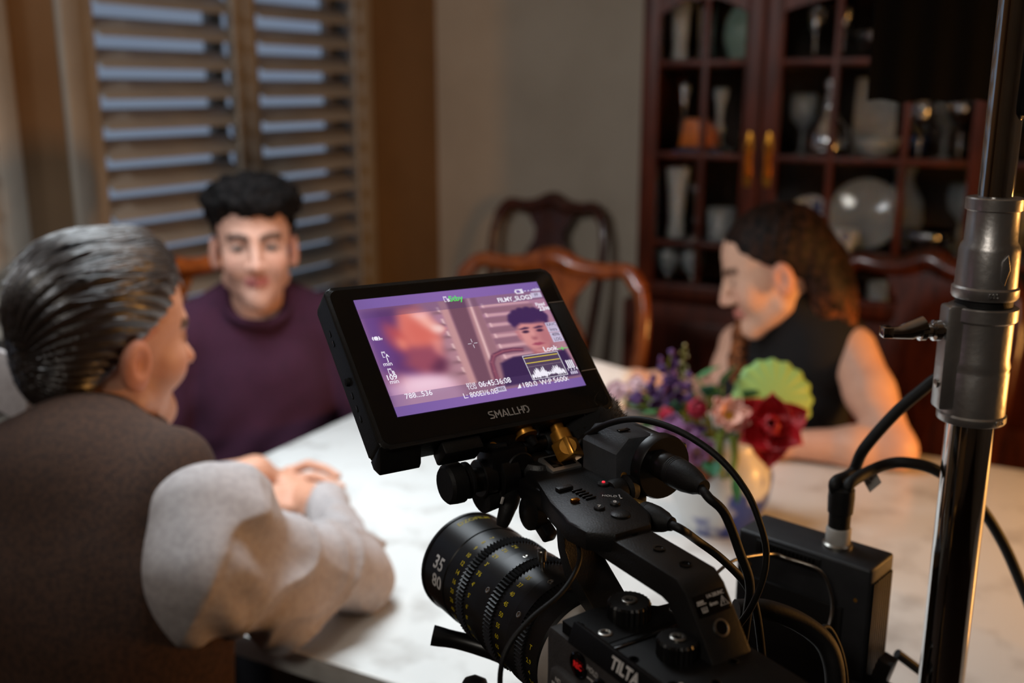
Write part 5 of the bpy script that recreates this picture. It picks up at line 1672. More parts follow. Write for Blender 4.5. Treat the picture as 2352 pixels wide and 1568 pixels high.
def head_colours(q, skin, lip, brow, stub=None, red=(0.55, 0.22, 0.16)):
    """face colours: lips, brows, lashes with painted eye-socket shade, ear and cheek redness, stubble"""
    a = q.copy(); a[:, 0] = np.abs(a[:, 0])
    C = np.tile(np.array(skin, np.float32), (len(q), 1))
    def mixc(m, c):
        m = np.clip(m, 0, 1)[:, None]
        C[:] = C * (1 - m) + np.array(c, np.float32) * m
    n = fbm(q, 90, 3) * .5 + .5
    mixc(.10 * n, np.array(skin) * .8)
    mixc(.30 * np.exp(-(((a[:, 0] - .045) / .018) ** 2 + ((q[:, 2] + .025) / .02) ** 2)) * (q[:, 1] > .03), red)
    mixc(.35 * (a[:, 0] > .071) * (np.abs(q[:, 2] + .01) < .04), red)
    mixc(.30 * np.exp(-((q[:, 0] / .014) ** 2 + ((q[:, 2] + .03) / .012) ** 2)) * (q[:, 1] > .10), red)
    if stub is not None:
        m = np.clip((-.030 - q[:, 2]) / .014, 0, 1) * np.clip((q[:, 1] + .005) / .02, 0, 1) * np.clip((q[:, 2] + .130) / .012, 0, 1)
        m *= 1 - np.exp(-(((a[:, 0]) / .020) ** 2 + ((q[:, 2] + .062) / .009) ** 2))
        mixc((.55 if stub[0] < .165 else .3) * m * (.6 + .4 * (fbm(q, 700, 1) > 0)), stub)
    ml = np.exp(-((np.maximum(0, a[:, 0] - .018) / .006) ** 2 + ((q[:, 2] + .0618) / .0105) ** 4)) * (q[:, 1] > .075)
    mixc(.85 * ml, lip)
    mixc(.7 * np.exp(-((q[:, 2] + .0618) / .0016) ** 2) * (a[:, 0] < .023) * (q[:, 1] > .08), np.array(lip) * .35)
    zb = .0245 + .006 * np.sin(np.clip((a[:, 0] - .012) / .036, 0, 1) * np.pi * .8)
    mb_ = np.exp(-((q[:, 2] - zb) / .0078) ** 4) * (a[:, 0] > .010) * (a[:, 0] < .054) * (q[:, 1] > .045)
    mixc(.9 * mb_, brow)
    me_ = np.exp(-(((a[:, 0] - .0325) / .0165) ** 4 + ((q[:, 2] - .0070) / .0085) ** 2)) * (q[:, 1] > .06)  # lashes plus socket shade, painted dark over the whole eye area
    mixc(.80 * me_, np.array(brow) * .9 + .01)
    return C


M['skin'] = mat('skin', (.6, .4, .3, 1), .48, vcol=True, bump=.10, bump_scale=500, col2=(1, 1, 1, 1), scale=60, spec=.4)
M['skin'].node_tree.nodes['Color Ramp'].color_ramp.elements[0].color = (.94, .92, .92, 1)
M['hair'] = mat('hair', (.02, .014, .010, 1), .34, vcol=True, col2=(1, 1, 1, 1), scale=90, spec=.9)
M['hair'].node_tree.nodes['Color Ramp'].color_ramp.elements[0].color = (.7, .7, .7, 1)
M['hair_soft'] = mat('long_hair', (.02, .014, .010, 1), .62, vcol=True, col2=(1, 1, 1, 1), scale=90, spec=.22)
M['hair_matte'] = mat('curly_hair', (.010, .008, .008, 1), .8, vcol=True, col2=(1, 1, 1, 1), scale=90, spec=.15)
M['eye'] = mat('eye', (.7, .7, .7, 1), .12, vcol=True, col2=(1, 1, 1, 1), scale=30)
M['purpleknit'] = mat('purple_knit', lin(62, 21, 48), .92, col2=lin(46, 15, 37), scale=240, bump=.5, bump_scale=700)
M['vest'] = mat('brown_wool', lin(66, 42, 27), .92, col2=lin(46, 28, 18), scale=180, bump=.5, bump_scale=600)
M['shirt'] = mat('grey_cotton', lin(172, 164, 162), .85, col2=lin(160, 152, 150), scale=120, bump=.25, bump_scale=900)
M['blackknit'] = mat('black_knit', lin(20, 18, 19), .9, col2=lin(13, 12, 13), scale=240, bump=.4, bump_scale=700)
M['trouser'] = mat('dark_trousers', lin(36, 34, 38), .9, col2=lin(28, 26, 30), scale=160, bump=.3, bump_scale=600)
M['earring'] = mat('pale_earring', lin(220, 210, 196), .15, .6, col2=lin(205, 196, 182), scale=40)


class Body:
    def __init__(self, label, base):
        self.root = thing('person', label, 'person', base)
        self.off = np.array(base, np.float32)

    def put(self, name, me, m):
        me.transform(Matrix.Translation(-Vector(self.off)))
        return link(name, me, m, self.root, True)


def np3(v): return np.array(v, np.float32)


def make_eyes(bd, O, Rm, scale, iris):
    b = MB()
    for sx in (-1, 1):
        b.sphere((sx * .0325, .0765, .006), .0122, 20, 14)
    me = b.mesh('eyes')
    V = verts_of(me)
    C = np.tile(np3((.42, .39, .38)), (len(V), 1))
    for sx in (-1, 1):
        dv = V - np3((sx * .0325, .0765, .006))
        g = np.hypot(dv[:, 0], dv[:, 2])
        near = (np.abs(dv[:, 0]) < .02) & (dv[:, 1] > 0)
        C[near & (g < .0072)] = iris
        C[near & (g < .0028)] = (.004, .004, .004)
    set_vcol(me, C)
    W = (V * scale) @ Rm.T + O
    me.vertices.foreach_set('co', W.astype(np.float32).ravel())
    return bd.put('eyes', me, M['eye'])


def skin_cols(V, O, Rm, sc, *args):
    q = ((V - O) @ Rm) / sc
    C = head_colours(q, *args)
    far = np.linalg.norm(q, axis=1) > .19
    t = np.clip(fbm(V, 40, 2) * .5 + .5, 0, 1)[:, None] * .14
    plain = np3(args[0]) * (1 - t) + np3(args[4] if len(args) > 4 else (0.55, 0.22, 0.16)) * t
    C[far] = plain[far]
    return C


def body_axes(az):
    return np3((math.sin(az), math.cos(az), 0)), np3((math.cos(az), -math.sin(az), 0))


def hand_sdf(p, wrist, palm, fingers, thumb, pr=.024):
    """fingers: list of joint chains, thumb: joint chain"""
    d = S_cap(p, wrist, palm, .0265, pr)
    for f in fingers:
        d = smin(d, S_cap(p, palm, f[0], pr * .85, .0115), .014)
    for f in fingers:
        r0 = .0092
        d = smin(d, S_chain(p, f, [r0, r0 * .95, r0 * .88, r0 * .74][:len(f)]), .0030)
    d = smin(d, S_chain(p, thumb, [.015, .0115, .0095][:len(thumb)]), .006)
    return d


SK_Y = lin(206, 160, 140)[:3]
SK_O = lin(208, 156, 128)[:3]
SK_W = lin(222, 176, 150)[:3]

# ------------------------------------------------------------------ the young man
H1 = np3(at(584, 566, 2.20))
az1 = math.radians(165)
R1 = rot_head(az1, math.radians(-2), 0)
f1, r1 = body_axes(math.radians(158))
zv = np3((0, 0, 1))
ym = Body('young man with curly black hair in a dark purple sweater facing the viewer', (float(H1[0]), float(H1[1]), 0))
S1 = 1.04
mid = H1 - zv * .205 - f1 * .045
JL, JR = mid - r1 * .178, mid + r1 * .178
EL = JL - r1 * .055 + f1 * .06 - zv * .26; ER = JR + r1 * .055 + f1 * .06 - zv * .26
HL = EL + r1 * .16 + f1 * .17 - zv * .05; HR = ER - r1 * .16 + f1 * .15 - zv * .05
def head1(p):
    return head_sdf(((p - H1) @ R1) / S1, 1.0) * S1
def hand_fn(W_, e_, sg):
    dirv = (W_ - e_) / np.linalg.norm(W_ - e_)
    pm = W_ + dirv * .07
    side = np.cross(dirv, zv)
    fin = [[pm + dirv * .02 + side * (.028 - .018 * k), pm + dirv * .055 + side * (.028 - .018 * k) - zv * .006, pm + dirv * .078 + side * (.027 - .017 * k) - zv * .018, pm + dirv * .088 + side * (.026 - .016 * k) - zv * .030] for k in range(4)]
    th_ = [W_ + dirv * .03 - side * .02 * sg, W_ + dirv * .065 - side * .045 * sg, W_ + dirv * .09 - side * .045 * sg]
    return lambda p: hand_sdf(p, W_, pm, fin, th_)
hl1, hr1 = culled(hand_fn(HL, EL, 1), HL, .26), culled(hand_fn(HR, ER, -1), HR, .26)
head1 = culled(head1, H1 - zv * .03, .28)
def body1(p):
    d = head1(p)
    d = smin(d, S_chain(p, [H1 - zv * .15 - f1 * .04, mid - zv * .05, mid - zv * .25], [.055, .08, .09]), .02)
    for J, E, W_, fn in ((JL, EL, HL, hl1), (JR, ER, HR, hr1)):
        d = smin(d, S_chain(p, [mid - zv * .05, J, E, W_], [.04, .038, .032, .026]), .01)
        d = smin(d, fn(p), .01)
    return d
ps = [H1, JL, JR, EL, ER, HL, HR]
lo = np.minimum.reduce(ps) - .17; hi = np.maximum.reduce(ps) + .17
hm = sdf_mesh('body', body1, lo, hi, .0034)
set_vcol(hm, skin_cols(verts_of(hm), H1, R1, S1, SK_Y, lin(176, 92, 96)[:3], lin(30, 21, 19)[:3], lin(150, 112, 98)[:3]))
ym.put('body', hm, M['skin'])
make_eyes(ym, H1, R1, S1, lin(52, 34, 26)[:3])


def sweater(p):
    q = p - mid
    l = np.stack([q @ r1, q @ f1, q[:, 2]], 1)
    d = S_ell(l, (0, .005, -.13), (.172, .118, .20))
    d = smin(d, S_ell(l, (0, .01, -.34), (.160, .122, .19)), .08)
    d = smin(d, S_cap(l, (-.155, 0, .005), (.155, 0, .005), .058, .058), .05)
    d = smin(d, S_cap(np.abs(l * np3((1, 0, 0))) + l * np3((0, 1, 1)), (.045, .0, .085), (.16, 0, .018), .044, .05), .04)
    for J, E, W_ in ((JL, EL, HL), (JR, ER, HR)):
        a = S_chain(p, [J, E, W_], [.064, .053, .040], .03)
        d = smin(d, a, .022)
    d = smax(d, -S_cap(l, (0, .045, .098), (0, .045, .30), .056, .075), .010)
    w = .0035 * fbm(p, 34, 2) + .0045 * np.sin((l[:, 0] * .6 + l[:, 2]) * 75 + 3 * fbm(p, 12, 5)) * np.exp(-((l[:, 2] + .30) / .12) ** 2)
    return d + w
sm1 = sdf_mesh('sweater', sweater, mid + np3((-.36, -.36, -.56)), mid + np3((.36, .36, .16)), .0065)
ym.put('sweater', sm1, M['purpleknit'])
# ribbed crew collar
b = MB()
ring_ = []
for k in range(40):
    a = 2 * math.pi * k / 40
    c_ = mid + r1 * (.066 * math.sin(a)) + f1 * (.040 + .062 * math.cos(a)) + zv * (.074 - .028 * math.cos(a))
    ring_.append(tuple(c_))
b.tube(ring_, .0095, 10, closed=True)
ym.put('collar', b.mesh('collar'), M['purpleknit'])


def hair1(p):
    q = ((p - H1) @ R1) / S1
    d = S_ell(q, (0, -.004, .098), (.100, .112, .052))
    d = smin(d, S_ell(q, (0, -.030, .050), (.083, .095, .075)), .03)
    cut = smax(q[:, 1] - .030 - np.maximum(0, q[:, 2] - .052) * 6, q[:, 2] - .064 - .010 * np.sin(q[:, 0] * 90), .01)
    d = smax(d, -smax(.046 - q[:, 1] + np.abs(q[:, 0]) * .25, q[:, 2] - .066 + .008 * np.sin(q[:, 0] * 130), .01), .008)
    d = smax(d, -(q[:, 2] + .012 + .4 * np.maximum(0, q[:, 1] - .0)), .01)
    d = smax(d, -S_ell(np.abs(q * np3((1, 0, 0))) + q * np3((0, 1, 1)), (.090, .000, -.012), (.02, .030, .034)), .006)
    return d * S1 + .0075 * fbm(p, 115, 4) + .004 * fbm(p, 240, 9)
hm1 = sdf_mesh('hair', hair1, H1 + np3((-.15, -.17, -.06)), H1 + np3((.15, .17, .19)), .0032)
set_vcol(hm1, np.tile(np3((.010, .008, .008)), (len(hm1.vertices), 1)))
ym.put('hair', hm1, M['hair_matte'])


def legs(bd, hips, fwd, right, foot_z=.0):
    """seated legs, mostly under the table"""
    def fn(p):
        d = S_ell(p, hips, (.17, .15, .12))
        for sg in (-1, 1):
            hp_ = hips + right * sg * .095
            kn = hp_ + fwd * .38 + right * sg * .04; kn[2] = .50
            an = kn + fwd * .04; an[2] = .09
            d = smin(d, S_chain(p, [hp_, kn, an], [.086, .064, .050], .02), .03)
            d = smin(d, S_cap(p, an - zv * .03, an + fwd * .15 - zv * .045, .045, .036), .03)
        return d
    lo = np.minimum(hips - .25, hips + fwd * .65 - .3); hi = np.maximum(hips + .25, hips + fwd * .65 + .3)
    lo[2] = .0; hi[2] = hips[2] + .2
    bd.put('trousers', sdf_mesh('trousers', fn, lo, hi, .011), M['trouser'])


h_ = mid - zv * .36 - f1 * .06; h_[2] = .575
legs(ym, h_, f1 * .8 + np3((.08, 0, 0)), r1)

# ------------------------------------------------------------------ the man seen from behind
H2 = np3(at(250, 785, 1.30))
az2 = math.radians(38)
R2 = rot_head(az2, math.radians(6), math.radians(3))
S2 = 1.03
om = Body('man with slicked-back greying hair in a brown vest, seen from behind', (float(H2[0]), float(H2[1]), 0))
f2, r2 = body_axes(math.radians(14))
JR2 = np3(at(482, 1172, 1.10))
JL2 = np3(at(0, 1105, 1.20))
mid2 = (JR2 + JL2) / 2
E2 = np3(at(815, 1396, 1.30)); E2[2] = .800
W2 = np3(at(752, 1222, 1.55)); W2[2] = .794
EL2 = np3((-.64, 1.53, .806)); WL2 = np3(at(590, 1140, 1.67)); WL2[2] = .805
def head2(p):
    q = ((p - H2) @ R2) / S2
    return head_sdf(q, 1.10, 1.02) * S2
P_ = lambda px, py, Y: np3(at(px, py, Y))
LF = [[P_(664, 1084, 1.72), P_(708, 1066, 1.72), P_(748, 1077, 1.705), P_(776, 1093, 1.69)],
      [P_(674, 1100, 1.69), P_(722, 1094, 1.69), P_(762, 1107, 1.675), P_(786, 1118, 1.66)],
      [P_(680, 1117, 1.67), P_(716, 1116, 1.665), P_(738, 1130, 1.655), P_(740, 1145, 1.65)],
      [P_(678, 1132, 1.65), P_(704, 1134, 1.645), P_(718, 1146, 1.64), P_(716, 1158, 1.635)]]
LT = [P_(628, 1118, 1.68), P_(612, 1090, 1.69), P_(603, 1068, 1.70)]
RFg = [[P_(694, 1112, 1.66), P_(660, 1118, 1.645), P_(630, 1124, 1.64), P_(612, 1122, 1.645)],
       [P_(692, 1126, 1.645), P_(658, 1134, 1.63), P_(628, 1138, 1.63), P_(608, 1134, 1.64)],
       [P_(694, 1140, 1.63), P_(662, 1149, 1.62), P_(636, 1150, 1.62), P_(622, 1144, 1.63)],
       [P_(700, 1154, 1.615), P_(672, 1163, 1.61), P_(650, 1162, 1.61), P_(640, 1154, 1.62)]]
RTh = [P_(738, 1168, 1.60), P_(756, 1158, 1.60), P_(768, 1152, 1.605)]
def lh(p): return smin(hand_sdf(p, WL2, P_(640, 1116, 1.69), LF, LT), S_cap(p, EL2 + (WL2 - EL2) * .6, WL2, .032, .027), .015)
def rh(p): return smin(hand_sdf(p, W2, P_(712, 1150, 1.625), RFg, RTh), S_cap(p, E2 + (W2 - E2) * .6, W2, .033, .028), .015)
head2 = culled(head2, H2 - zv * .03, .28)
lh = culled(lh, (WL2 + LF[0][0]) / 2, .26); rh = culled(rh, (W2 + RFg[0][0]) / 2, .26)
def body2(p):
    d = head2(p)
    d = smin(d, S_chain(p, [H2 - zv * .14 - f2 * .03, mid2 - zv * .04, mid2 - zv * .16], [.055, .08, .09]), .02)
    for J, E, W_, fn in ((JL2, EL2, WL2, lh), (JR2, E2, W2, rh)):
        d = smin(d, S_chain(p, [mid2 - zv * .05, J - zv * .01, (J + E) / 2 - zv * .015, E, W_], [.04, .026, .022, .024, .024]), .01)
        d = smin(d, fn(p), .004)
    return d
ps = [H2, JL2, JR2, E2, EL2, W2, WL2]
lo = np.minimum.reduce(ps) - np3((.10, .14, .06)); hi = np.maximum.reduce(ps) + np3((.12, .15, .15))
hm = sdf_mesh('body', body2, lo, hi, .0032)
set_vcol(hm, skin_cols(verts_of(hm), H2, R2, S2, SK_O, lin(150, 90, 82)[:3], lin(60, 50, 44)[:3], lin(120, 112, 108)[:3], lin(190, 96, 74)[:3]))
om.put('body', hm, M['skin'])
make_eyes(om, H2, R2, S2, lin(60, 50, 40)[:3])


def hair2(p):
    q = ((p - H2) @ R2) / S2
    d = S_ell(q, (0, -.022, .046), (.0845, .108, .094))
    d = smin(d, S_ell(q, (0, .030, .098), (.052, .058, .034)), .03)           # swept-up front
    d = smin(d, S_ell(q, (0, -.070, -.020), (.062, .046, .060)), .03)          # nape
    ax_ = np.abs(q[:, 0])
    line = .066 - 1.05 * np.maximum(0, .055 - q[:, 2]) - .9 * np.maximum(0, ax_ - .045)
    line = np.where(q[:, 2] < .010, np.minimum(line, -.004 - .35 * (.010 - q[:, 2])), line)
    d = smax(d, q[:, 1] - np.maximum(line, -.060), .008)
    d = smax(d, -(q[:, 2] + .078), .012)
    d = smax(d, -S_ell(np.abs(q * np3((1, 0, 0))) + q * np3((0, 1, 1)), (.092, -.008, -.012), (.026, .030, .040)), .006)
    phi = np.arctan2(q[:, 0], q[:, 2] + .02)
    g = np.sin(phi * 46 + 5 * fbm(q, 16, 3) + q[:, 1] * 16) * .0017 + np.sin(phi * 101 + 4 * fbm(q, 20, 7) + q[:, 1] * 9) * .0008
    return d * S2 + g
hm2 = sdf_mesh('hair', hair2, H2 + np3((-.16, -.17, -.13)), H2 + np3((.16, .17, .18)), .0022)
q = ((verts_of(hm2) - H2) @ R2) / S2
phi = np.arctan2(q[:, 0], q[:, 2] + .02)
stk = np.clip(.5 + .5 * np.sin(phi * 70 + 5 * fbm(q, 16, 3) + q[:, 1] * 14), 0, 1)
grey = np.clip((q[:, 1] + .02) / .06, 0, 1) * np.clip((.13 - q[:, 2]) / .09, 0, 1) * np.clip((np.abs(q[:, 0]) - .03) / .04, 0, 1)
m_ = np.clip(.06 * stk + .60 * grey * (.4 + .6 * stk), 0, 1)[:, None]
set_vcol(hm2, np3((.016, .010, .008)) * (1 - m_) + np3((.20, .18, .17)) * m_)
om.put('hair', hm2, M['hair'])
# loose combed strands lying over the crown
b = MB()
R_ = np.random.default_rng(5)
for k in range(150):
    ph = R_.uniform(-1.25, 1.25)
    pts_ = []
    y0 = R_.uniform(.02, .085); y1 = y0 - R_.uniform(.07, .16)
    for i in range(9):
        y = y0 + (y1 - y0) * i / 8
        t_ = np.clip(1 - ((y + .022) / .118) ** 2, .02, 1) ** .5
        pp = ph + .05 * math.sin(i * .5 + k)
        rr_x, rr_z = .0865 * t_, .0985 * t_
        z = .046 + rr_z * math.cos(pp) + (.016 * math.exp(-((y - .05) / .04) ** 2) * max(0, math.cos(pp)))
        pts_.append(tuple((np3((rr_x * math.sin(pp), y, z + .001 * R_.random())) * S2) @ R2.T + H2))
    b.tube(pts_, [.0006] + [.0012] * 7 + [.0005], 4, caps=False)
ms2 = b.mesh('hair_strands')
V = verts_of(ms2); q = ((V - H2) @ R2) / S2
t_ = np.clip(.5 + .5 * np.sin(np.arctan2(q[:, 0], q[:, 2]) * 90), 0, 1)[:, None] * .4
set_vcol(ms2, np3((.022, .015, .012)) * (1 - t_) + np3((.15, .13, .12)) * t_)
so = om.put('hair_strands', ms2, M['hair']); so['kind'] = 'stuff'


def vest(p):
    q = p - mid2
    l = np.stack([q @ r2, q @ f2, q[:, 2]], 1)
    l = l + np3((0, 1, 0)) * (-l[:, 2:3] * .22)                               # the back leans forward
    d = S_ell(l, (0, -.005, -.14), (.178, .128, .21))
    d = smin(d, S_ell(l, (0, .0, -.36), (.178, .140, .20)), .08)
    d = smin(d, S_ell(l, (0, .01, -.50), (.19, .15, .12)), .06)
    d = smin(d, S_cap(l, (-.125, .0, .022), (.090, .0, .030), .056, .054), .05)
    nk = H2 - zv * .125 - mid2
    n2 = np3((nk @ r2, nk @ f2 - .02, nk[2]))
    d = smin(d, S_cap(l, (n2[0] * .5, .0, .03), n2, .085, .062), .05)
    return d + .0022 * fbm(p, 26, 3) + .002 * np.sin(l[:, 0] * 40 + 4 * fbm(p, 9, 2)) * np.clip((-.1 - l[:, 2]) * 4, 0, 1)
om.put('vest', sdf_mesh('vest', vest, mid2 + np3((-.34, -.42, -.60)), mid2 + np3((.34, .34, .17)), .0065), M['vest'])


FA = P_(465, 1320, 1.07); FB = P_(640, 1405, 1.16); FC = P_(450, 1390, 1.06)
def sleeves(p):
    ua = (E2 - JR2) / np.linalg.norm(E2 - JR2)
    t = (p - JR2) @ ua
    fa = (W2 - E2) / np.linalg.norm(W2 - E2)
    t2 = (p - E2) @ fa
    d = S_chain(p, [JR2 - r2 * .035, JR2 + ua * .13 - zv * .022, E2, W2], [.052, .044, .048, .032], .03)
    # loose shirt under the arm, down the flank
    d = smin(d, S_chain(p, [JR2 + ua * .03, FA, FC], [.055, .052, .040], .03), .05)
    d = smin(d, S_chain(p, [FA, FB, E2 - ua * .06], [.050, .040, .040], .03), .05)
    d = smin(d, S_chain(p, [JL2 + r2 * .02, EL2, WL2], [.066, .056, .036], .03), .01)
    d = smin(d, S_cap(p, W2 - fa * .025, W2 + fa * .004, .0365, .0360), .004)
    n = fbm(p, 20, 6)
    ph = t * 15 + (p - JR2) @ f2 * 9 - p[:, 2] * 13 + 1.1 * n
    w = (.0025 - .0120 * (1 - np.abs(np.sin(ph))) ** 3) * np.exp(-((t - .19) / .17) ** 2)
    ph3 = t * 34 - (p - JR2) @ f2 * 12 + p[:, 2] * 9 + 1.5 * n
    w += (.0012 - .0055 * (1 - np.abs(np.sin(ph3))) ** 3)
    w += (.0025 - .0110 * (1 - np.abs(np.sin(t2 * 26 + 1.2 * n + p[:, 2] * 22))) ** 3) * np.exp(-((t2 - .07) / .12) ** 2)
    w += .0042 * np.sin(t * 120 + p[:, 2] * 150 + 2 * n) * np.exp(-((t - .035) / .03) ** 2)
    w += .0022 * fbm(p, 26, 8) + .0008 * fbm(p, 70, 4)
    d = d + w
    # stop at the wrists
    d = smax(d, (t2 - np.linalg.norm(W2 - E2) - .012), .003)
    fl_ = (WL2 - EL2) / np.linalg.norm(WL2 - EL2)
    return smax(d, np.where((p - EL2) @ np3((1, 0, 0)) < .14, -9, ((p - WL2) @ fl_) - .012) * ((p - W2) @ r2 < -.02) + (-9) * ((p - W2) @ r2 >= -.02), .003)
lo = np.minimum.reduce([JR2, JL2, E2, W2, EL2, WL2]) - .12; hi = np.maximum.reduce([JR2, JL2, E2, W2, EL2, WL2]) + .12
lo[2] = .70
om.put('shirt_sleeves', sdf_mesh('shirt_sleeves', sleeves, lo, hi, .0036), M['shirt'])
# collars
nb = H2 - zv * .112 - f2 * .040
b = MB()
ring_ = [tuple(nb + r2 * (.074 * math.sin(a)) + f2 * (.066 * math.cos(a)) + zv * (.006 - .014 * math.cos(a))) for a in (2 * math.pi * k / 36 for k in range(36))]
b.tube(ring_, .018, 12, closed=True)
om.put('vest_collar', b.mesh('vest_collar'), M['vest'])
b = MB()
cl = P_(38, 905, 1.28)
b.prism([(-.050, -.020), (.012, -.035), (.024, -.012), (-.006, .050), (-.050, .060)], -.004, .004, frame_m(cl, (.93, -.37, 0), (0, .2, 1)), .002)
om.put('shirt_collar', b.mesh('shirt_collar'), M['shirt'])
h_ = mid2 - f2 * .18; h_[2] = .56
legs(om, h_, f2, r2)
stl = thing('stool', 'low upholstered stool under the man in the brown vest, below the picture edge', 'stool', (float(h_[0]), float(h_[1]), 0))
MB().lathe([(.001, .37), (.17, .37), (.18, .385), (.18, .43), (.165, .445), (.001, .447)], n=30).build('seat', M['seatcloth'], stl)
for k in range(4):
    a = math.pi / 4 + k * math.pi / 2
    MB().tube([(.12 * math.cos(a), .12 * math.sin(a), .372), (.16 * math.cos(a), .16 * math.sin(a), 0)], .016, 10).build('leg', M['mahogany'], stl)

# ------------------------------------------------------------------ the woman
H3 = np3(at(1776, 622, 2.05))
az3 = math.radians(-80)
R3h = rot_head(az3, math.radians(20), math.radians(4))
wm = Body('woman with long brown hair in a black sleeveless turtleneck looking down', (float(H3[0]), float(H3[1]), 0))
S3 = 1.0
f3, r3 = body_axes(math.radians(232))
JL3 = np3(at(1952, 800, 1.985)); JR3 = np3(at(1700, 790, 2.22))
mid3 = (JL3 + JR3) / 2
EL3 = np3(at(2052, 1080, 1.83)); EL3[2] = .790
WL3 = np3(at(1790, 1052, 1.885)); WL3[2] = .782
ER3 = np3(at(1662, 905, 2.20)); WR3 = np3(at(1505, 880, 2.14))
def head3(p):
    return head_sdf(((p - H3) @ R3h) / S3, .93, .97, 1.0) * S3
pl_ = P_(1738, 1046, 1.875)
LF3 = [[P_(1712, 1032 + 7 * k, 1.90 - .018 * k), P_(1682, 1030 + 8 * k, 1.90 - .018 * k), P_(1660, 1034 + 8 * k, 1.895 - .018 * k), P_(1648, 1042 + 8 * k, 1.885 - .018 * k)] for k in range(4)]
LT3 = [P_(1750, 1032, 1.90), P_(1725, 1018, 1.92), P_(1705, 1016, 1.93)]
def arm_l(p):
    d = S_chain(p, [JL3 + np3((.004, .0, -.002)), JL3 + (EL3 - JL3) * .45, EL3, EL3 + (WL3 - EL3) * .35, WL3], [.048, .046, .037, .038, .0245], .02)
    return smin(d, hand_sdf(p, WL3, pl_, LF3, LT3, .021), .015)
pr3 = P_(1462, 872, 2.13)
RF3 = [[P_(1440, 860 + 6 * k, 2.13 - .010 * k), P_(1415, 858 + 7 * k, 2.125 - .012 * k), P_(1392, 866 + 8 * k, 2.12 - .012 * k), P_(1382, 876 + 8 * k, 2.115 - .012 * k)] for k in range(4)]
RT3 = [P_(1475, 884, 2.11), P_(1450, 892, 2.095), P_(1425, 894, 2.085)]
def arm_r(p):
    d = S_chain(p, [JR3, JR3 + (ER3 - JR3) * .5, ER3, WR3], [.046, .041, .034, .024], .02)
    return smin(d, hand_sdf(p, WR3, pr3, RF3, RT3, .020), .015)
head3 = culled(head3, H3 - zv * .03, .28)
arm_l = culled(arm_l, EL3 + (WL3 - EL3) * .3, .42); arm_r = culled(arm_r, ER3, .40)
def body3(p):
    d = head3(p)
    d = smin(d, S_chain(p, [np3((0, -.05, -.17)) @ R3h.T + H3, mid3, mid3 - zv * .15], [.045, .07, .08]), .02)
    for J, fn in ((JL3, arm_l), (JR3, arm_r)):
        d = smin(d, S_cap(p, mid3, J, .045, .040), .02)
        d = smin(d, fn(p), .012)
    return d
ps = [JL3, JR3, EL3, WL3, LF3[3][3], ER3, WR3, RF3[0][3], H3]
lo = np.minimum.reduce(ps) - .09; hi = np.maximum.reduce(ps) + .13
lo[2] = TZ + .002
hm = sdf_mesh('body', body3, lo, hi, .0033)
set_vcol(hm, skin_cols(verts_of(hm), H3, R3h, S3, SK_W, lin(196, 110, 104)[:3], lin(80, 54, 40)[:3], None, lin(214, 120, 100)[:3]))
wm.put('body', hm, M['skin'])
make_eyes(wm, H3, R3h, S3, lin(70, 56, 40)[:3])
# lowered upper lids close most of the eyes
b = MB()
for sx in (-1, 1):
    b.sphere((sx * .0325, .0770, .0075), (.0138, .0130, .0122), 18, 10)
me = b.mesh('eyelids'); V = verts_of(me)
set_vcol(me, np.tile(np3(SK_W) * .92, (len(V), 1)))
me.vertices.foreach_set('co', ((V * S3) @ R3h.T + H3).astype(np.float32).ravel()); wm.put('eyelids', me, M['skin'])


def top3(p):
    q = p - mid3
    l = np.stack([q @ r3, q @ f3, q[:, 2]], 1)
    d = S_ell(l, (0, .01, -.13), (.142, .105, .17))
    d = smin(d, S_ell(np.abs(l * np3((1, 0, 0))) + l * np3((0, 1, 1)), (.065, .085, -.13), (.062, .05, .06)), .04)
    d = smin(d, S_ell(l, (0, .0, -.32), (.125, .10, .18)), .07)
    d = smin(d, S_cap(l, (-.100, .0, .030), (.085, .0, .015), .056, .050), .05)
    na, nb_ = np3((0, -.026, -.082)) @ R3h.T + H3, np3((0, -.052, -.185)) @ R3h.T + H3
    d = smin(d, S_cap(p, na, nb_, .0535, .064), .05)
    d = smin(d, S_cap(p, nb_, mid3 + zv * .02, .062, .07), .05)
    return d + .002 * fbm(p, 30, 2) + .003 * np.sin(l[:, 2] * 60 + l[:, 0] * 30 + 3 * fbm(p, 12, 4)) * np.exp(-((l[:, 2] + .25) / .1) ** 2)
wm.put('turtleneck_top', sdf_mesh('turtleneck_top', top3, mid3 + np3((-.28, -.28, -.52)), mid3 + np3((.28, .28, .22)), .0060), M['blackknit'])


